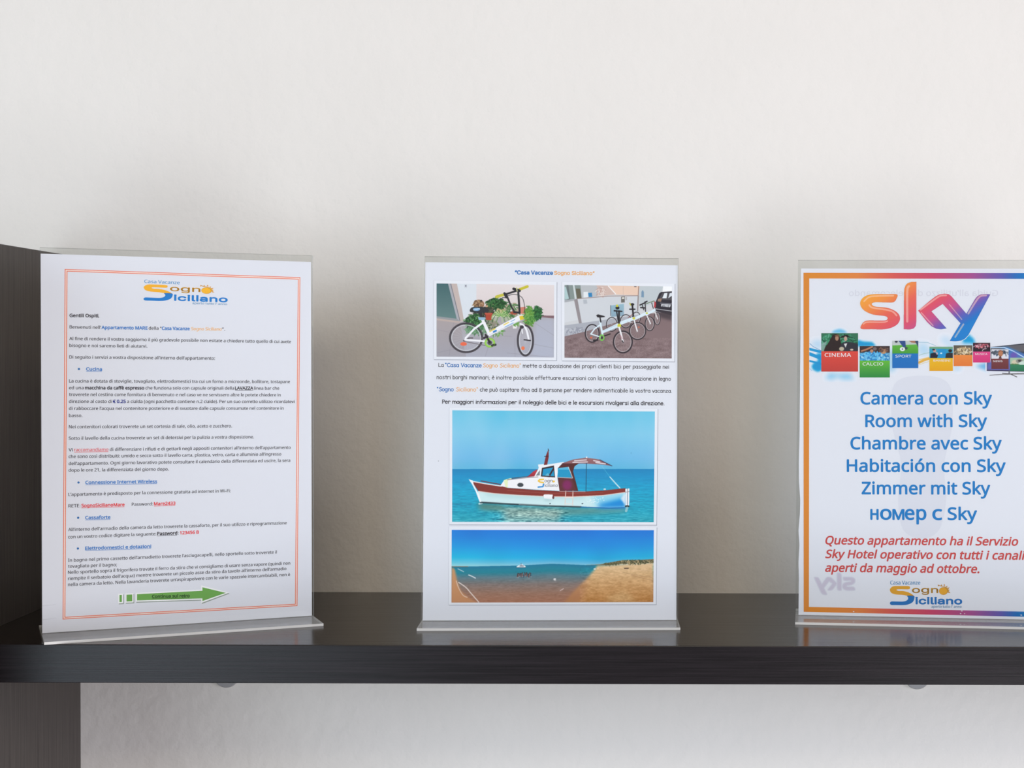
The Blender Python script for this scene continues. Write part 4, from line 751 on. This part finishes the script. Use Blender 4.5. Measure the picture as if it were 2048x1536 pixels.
def splash():
    p = Pic([(1619, 645), (2094, 645), (2094, 765), (1619, 765)], 760, 192, (236, 238, 243), 6)
    B1, B2, B3 = (0, 152, 208), (90, 182, 224), (170, 212, 238)
    p.poly([c3(*q_) for q_ in [(180, 430), (300, 370), (400, 380), (400, 520), (300, 500)]], B3, .8, soft=8); p.poly([c3(*q_) for q_ in [(560, 240), (620, 190), (720, 165), (800, 190), (860, 240)]], (110, 194, 232), 1, soft=3)
    for y0, y1, w in ((525, 580, 46), (610, 690, 60), (735, 790, 34)): p.line([c3(180, y0), c3(270, (y0+y1)/2-5), c3(400, y1)], w/8.9, B1, .95)
    p.poly([c3(*q_) for q_ in [(300, 600), (400, 600), (400, 900), (320, 930), (240, 890), (210, 830), (260, 760), (330, 740)]], B1, .95, soft=3); p.line([c3(180, 870), c3(220, 910)], .8, B2)
    p.line([c3(180, 425), c3(240, 480), c3(390, 555)], .8, (60, 130, 180)); p.poly([c3(*q_) for q_ in [(450, 1040), (540, 950), (700, 970), (900, 960), (980, 1060), (760, 1060), (680, 1010), (580, 1065)]], (120, 196, 232), .8, soft=7)
    p.poly([c3(*q_) for q_ in [(1040, 360), (1140, 390), (1300, 400), (1370, 470), (1040, 480)]], B1, .95, soft=3); p.poly([c3(*q_) for q_ in [(1600, 560), (1680, 520), (1700, 900), (1640, 930), (1600, 880)]], B2, .6, soft=8)
    p.poly([c4(*q_) for q_ in [(170, 420), (300, 430), (370, 520), (360, 640), (170, 640)]], (176, 216, 238), .8, soft=8); p.line([c4(170, 405), c4(330, 410), c4(480, 470)], .7, (110, 170, 190)); p.line([c4(180, 640), c4(270, 610), c4(380, 590)], 1.2, (170, 200, 190))
    p.line([c4(180, 770), c4(260, 730), c4(380, 690)], 5, (232, 176, 70), .9); p.line([c4(180, 720), c4(300, 690), c4(380, 670)], 2, (240, 200, 120), .9); p.line([c4(180, 810), c4(290, 770), c4(370, 750)], 1.2, (220, 206, 150), .8)
    p.poly([c4(*q_) for q_ in [(560, 330), (660, 300), (760, 380), (720, 460), (580, 400)]], B3, .6, soft=8); p.poly([c4(*q_) for q_ in [(960, 340), (1060, 260), (1160, 350), (1180, 440), (960, 440)]], (20, 160, 214), 1, soft=4)
    p.poly([c4(*q_) for q_ in [(660, 470), (800, 400), (1140, 420), (1140, 480), (700, 490)]], (190, 222, 240), .8, soft=5); p.poly([c4(*q_) for q_ in [(790, 830), (940, 850), (930, 900), (800, 920)]], B3, .7, soft=6); p.poly([c4(*q_) for q_ in [(1180, 830), (1420, 760), (1420, 920), (1320, 890)]], (90, 172, 222), .8, soft=5)
    return p
splash().build('splash', [rm(1619, 645), rm(2094, 645), rm(2094, 765), rm(1619, 765)], 'R', sr, 1, True)['label'] = 'pale blue watercolour splashes behind the tiles'

def tv():
    p = Pic([(1970, 680), (2094, 680), (2094, 762), (1970, 762)], 248, 164, (236, 238, 243), 8)
    p.poly([c4(*q_) for q_ in [(1462, 492), (2050, 428), (2440, 400), (2440, 940), (1395, 918), (1395, 770), (1462, 770)]], (64, 68, 78)); p.poly([c4(*q_) for q_ in [(1470, 500), (2060, 445), (2430, 420), (2430, 600), (1480, 540)]], (106, 104, 108)); p.poly([c4(*q_) for q_ in [(1600, 500), (1760, 490), (2420, 760), (2420, 920), (1400, 910), (1400, 780), (1800, 560)]], (70, 140, 206), .9, (120, 110, 186), soft=3)
    p.line([c4(1470, 505), c4(1700, 500), c4(1850, 560), c4(2060, 680)], 2, (190, 220, 246)); p.ell(*c4(1870, 640), 7, 6, (120, 90, 176), .8, soft=3); p.line([c4(1395, 914), c4(2440, 936)], 1.2, (40, 44, 54))
    p.line([c4(1445, 997), c4(1700, 982), c4(2060, 975), c4(2400, 990)], 1.3, (104, 102, 100)); p.line([c4(1790, 930), c4(1790, 975)], 3, (120, 122, 126)); p.line([c4(1670, 962), c4(1800, 972), c4(1925, 1028)], 1.6, (96, 92, 92)); p.line([c4(1800, 970), c4(2060, 960)], 1.2, (120, 120, 120))
    return p
tv().build('television_picture', [rm(1970, 680), rm(2094, 680), rm(2094, 762), rm(1970, 762)], 'R', sr, 2, True)

def tile(name, f_, x0, y0, x1, y1, ys, top, low, low2, scene, key, S=2.2):
    P = [f_(x0, y0), f_(x1, y0), f_(x1, y1), f_(x0, y1)]; w, h = int((P[1][0]-P[0][0])*S), int((P[3][1]-P[0][1])*S)
    p = Pic([(x0, y0), (x1, y0), (x1, y1), (x0, y1)], w, h, top, 3)
    scene(p); p.a = np.stack([soften(p.a[..., i], 1.4) for i in range(3)], -1); p.poly([(x0, ys), (x1, ys), (x1, y1), (x0, y1)], low, 1, low2)
    o = p.build('channel_tile', [rm(*q_) for q_ in P], 'R', sr, 5); o['label'] = name
    if key:
        J = Ink('R'); J.text(*TILE_TEXT[key], layer=7); J.build('tile_title', o)
def t_cinema(p):
    p.leaves(700, 400, 340, 170, 260, [(40, 110, 80), (70, 150, 110), (30, 84, 64), (110, 180, 150)], 44); p.poly([(440, 565), (520, 400), (600, 270), (680, 260), (720, 330), (730, 565)], (54, 44, 40), 1, smooth=4); p.ell(665, 330, 32, 46, (176, 136, 112)); p.poly([(620, 280), (690, 262), (720, 300), (650, 300)], (120, 90, 70))
    p.poly([(720, 565), (760, 420), (880, 400), (1040, 440), (1040, 565)], (56, 58, 66), 1, smooth=4); p.poly([(715, 330), (760, 285), (850, 270), (910, 320), (820, 315)], (44, 38, 40)); p.ell(820, 340, 30, 42, (196, 164, 146)); p.poly([(790, 430), (850, 420), (820, 500)], (222, 220, 216)); p.ell(750, 520, 44, 36, (196, 186, 160)); p.ell(930, 535, 30, 16, (220, 200, 180)); p.poly([(390, 430), (490, 380), (430, 565), (390, 565)], (150, 180, 170), .8)
def t_calcio(p):
    p.poly([(1075, 470), (1612, 470), (1612, 590), (1075, 590)], (70, 58, 58)); p.leaves(1340, 650, 270, 90, 200, [(70, 170, 226), (110, 196, 236), (50, 130, 190), (170, 220, 240)], 46); p.line([(1110, 560), (1200, 530), (1300, 485)], 30, (186, 130, 100)); p.ell(1345, 520, 34, 30, (120, 110, 110)); p.ell(1500, 570, 50, 40, (196, 150, 110)); p.leaves(1500, 530, 100, 40, 40, [(90, 74, 70), (150, 110, 90)], 30); p.ell(1290, 560, 30, 30, (190, 140, 110))
def t_sport(p):
    p.poly([(1655, 375), (2130, 375), (2130, 470), (1655, 470)], (196, 204, 200)); p.poly([(1655, 460), (2130, 440), (2130, 610), (1655, 610)], (104, 184, 74), 1, (80, 160, 66)); p.poly([(1770, 375), (1890, 375), (1900, 480), (1860, 500)], (58, 84, 140)); p.ell(1840, 525, 46, 36, (238, 240, 240)); p.ell(1840, 525, 14, 11, (60, 70, 80)); p.poly([(1890, 480), (1940, 500), (1910, 540), (1880, 520)], (70, 80, 84)); p.poly([(1950, 375), (2060, 375), (2090, 420), (2000, 410)], (170, 120, 96)); p.poly([(2060, 375), (2130, 375), (2130, 520), (2090, 440)], (64, 84, 110)); p.ell(1730, 390, 26, 22, (60, 64, 76))
def t_kids(p):
    p.poly([(365, 488), (783, 488), (783, 690), (365, 690)], (60, 160, 190)); p.poly([(365, 488), (783, 488), (783, 530), (365, 520)], (120, 170, 130)); p.poly([(520, 530), (660, 530), (680, 690), (520, 690)], (0, 150, 206)); p.poly([(380, 690), (385, 610), (460, 590), (520, 640), (500, 690)], (44, 46, 60)); p.ell(458, 560, 28, 32, (206, 160, 150)); p.ell(440, 540, 26, 14, (50, 44, 50)); p.poly([(650, 690), (660, 610), (720, 590), (783, 600), (783, 690)], (52, 56, 60)); p.ell(735, 560, 34, 26, (50, 40, 44)); p.ell(575, 605, 20, 14, (230, 240, 244)); p.poly([(480, 580), (520, 600), (500, 640)], (226, 180, 190))
def t_doc(p):
    p.poly([(795, 460), (1135, 460), (1135, 640), (795, 640)], (104, 98, 84)); p.leaves(980, 550, 150, 70, 90, [(226, 204, 160), (190, 160, 116), (120, 104, 84), (240, 228, 200)], 40)
def t_music(p):
    p.poly([(1145, 412), (1452, 430), (1452, 575), (1145, 575)], (56, 44, 54)); p.leaves(1300, 465, 140, 36, 70, [(226, 120, 130), (240, 214, 214), (120, 70, 84), (200, 90, 110)], 26); p.line([(1310, 560), (1330, 530), (1380, 520)], 12, (236, 206, 214)); p.line([(1150, 420), (1450, 440)], 10, (104, 66, 70))
def t_news(p):
    p.poly([(1472, 530), (1778, 550), (1778, 700), (1472, 700)], (226, 226, 232)); p.leaves(1620, 590, 150, 40, 70, [(60, 74, 90), (110, 120, 134), (90, 96, 104)], 34); p.ell(1635, 610, 40, 56, (190, 130, 96)); p.poly([(1590, 600), (1640, 560), (1690, 600), (1670, 560), (1620, 545)], (150, 90, 60)); p.poly([(1600, 700), (1630, 640), (1660, 700)], (96, 60, 56))
def t_animals(p):
    p.poly([(1800, 685), (2110, 670), (2110, 815), (1800, 815)], (170, 200, 170)); p.ell(1890, 770, 56, 46, (214, 204, 176)); p.ell(1970, 745, 60, 40, (150, 150, 140)); p.ell(1975, 740, 30, 18, (70, 70, 70)); p.poly([(1920, 810), (2000, 750), (2110, 740), (2110, 815)], (210, 226, 214)); p.leaves(1880, 805, 90, 14, 40, [(90, 130, 80), (60, 110, 70)], 24)
tile('red cinema tile with two dark-clothed people', c3, 385, 240, 1045, 925, 562, (60, 120, 90), (226, 84, 72), (198, 74, 68), t_cinema, 'cinema')
tile('green football tile with pale blue shirts', c3, 1075, 470, 1614, 1030, 730, (110, 170, 200), (110, 190, 70), (54, 142, 74), t_calcio, 'calcio')
tile('blue sport tile with a ball on grass', c3, 1658, 375, 2122, 864, 604, (160, 190, 150), (0, 122, 192), (0, 116, 188), t_sport, 'sport')
tile('yellow tile with two children', c4, 365, 486, 784, 922, 690, (80, 160, 180), (238, 190, 50), (232, 170, 44), t_kids, 'bambini')
tile('orange tile', c4, 798, 460, 1134, 836, 634, (120, 110, 90), (238, 146, 76), (230, 128, 66), t_doc, None)
tile('pink music tile', c4, 1145, 414, 1452, 770, 574, (80, 60, 70), (228, 80, 140), (216, 66, 124), t_music, 'musica')
tile('brown news tile', c4, 1472, 532, 1778, 886, 702, (200, 200, 206), (128, 72, 74), (112, 62, 64), t_news, 'news')
tile('green animal tile', c4, 1805, 684, 2110, 926, 812, (180, 200, 180), (64, 136, 100), (52, 120, 88), t_animals, None)
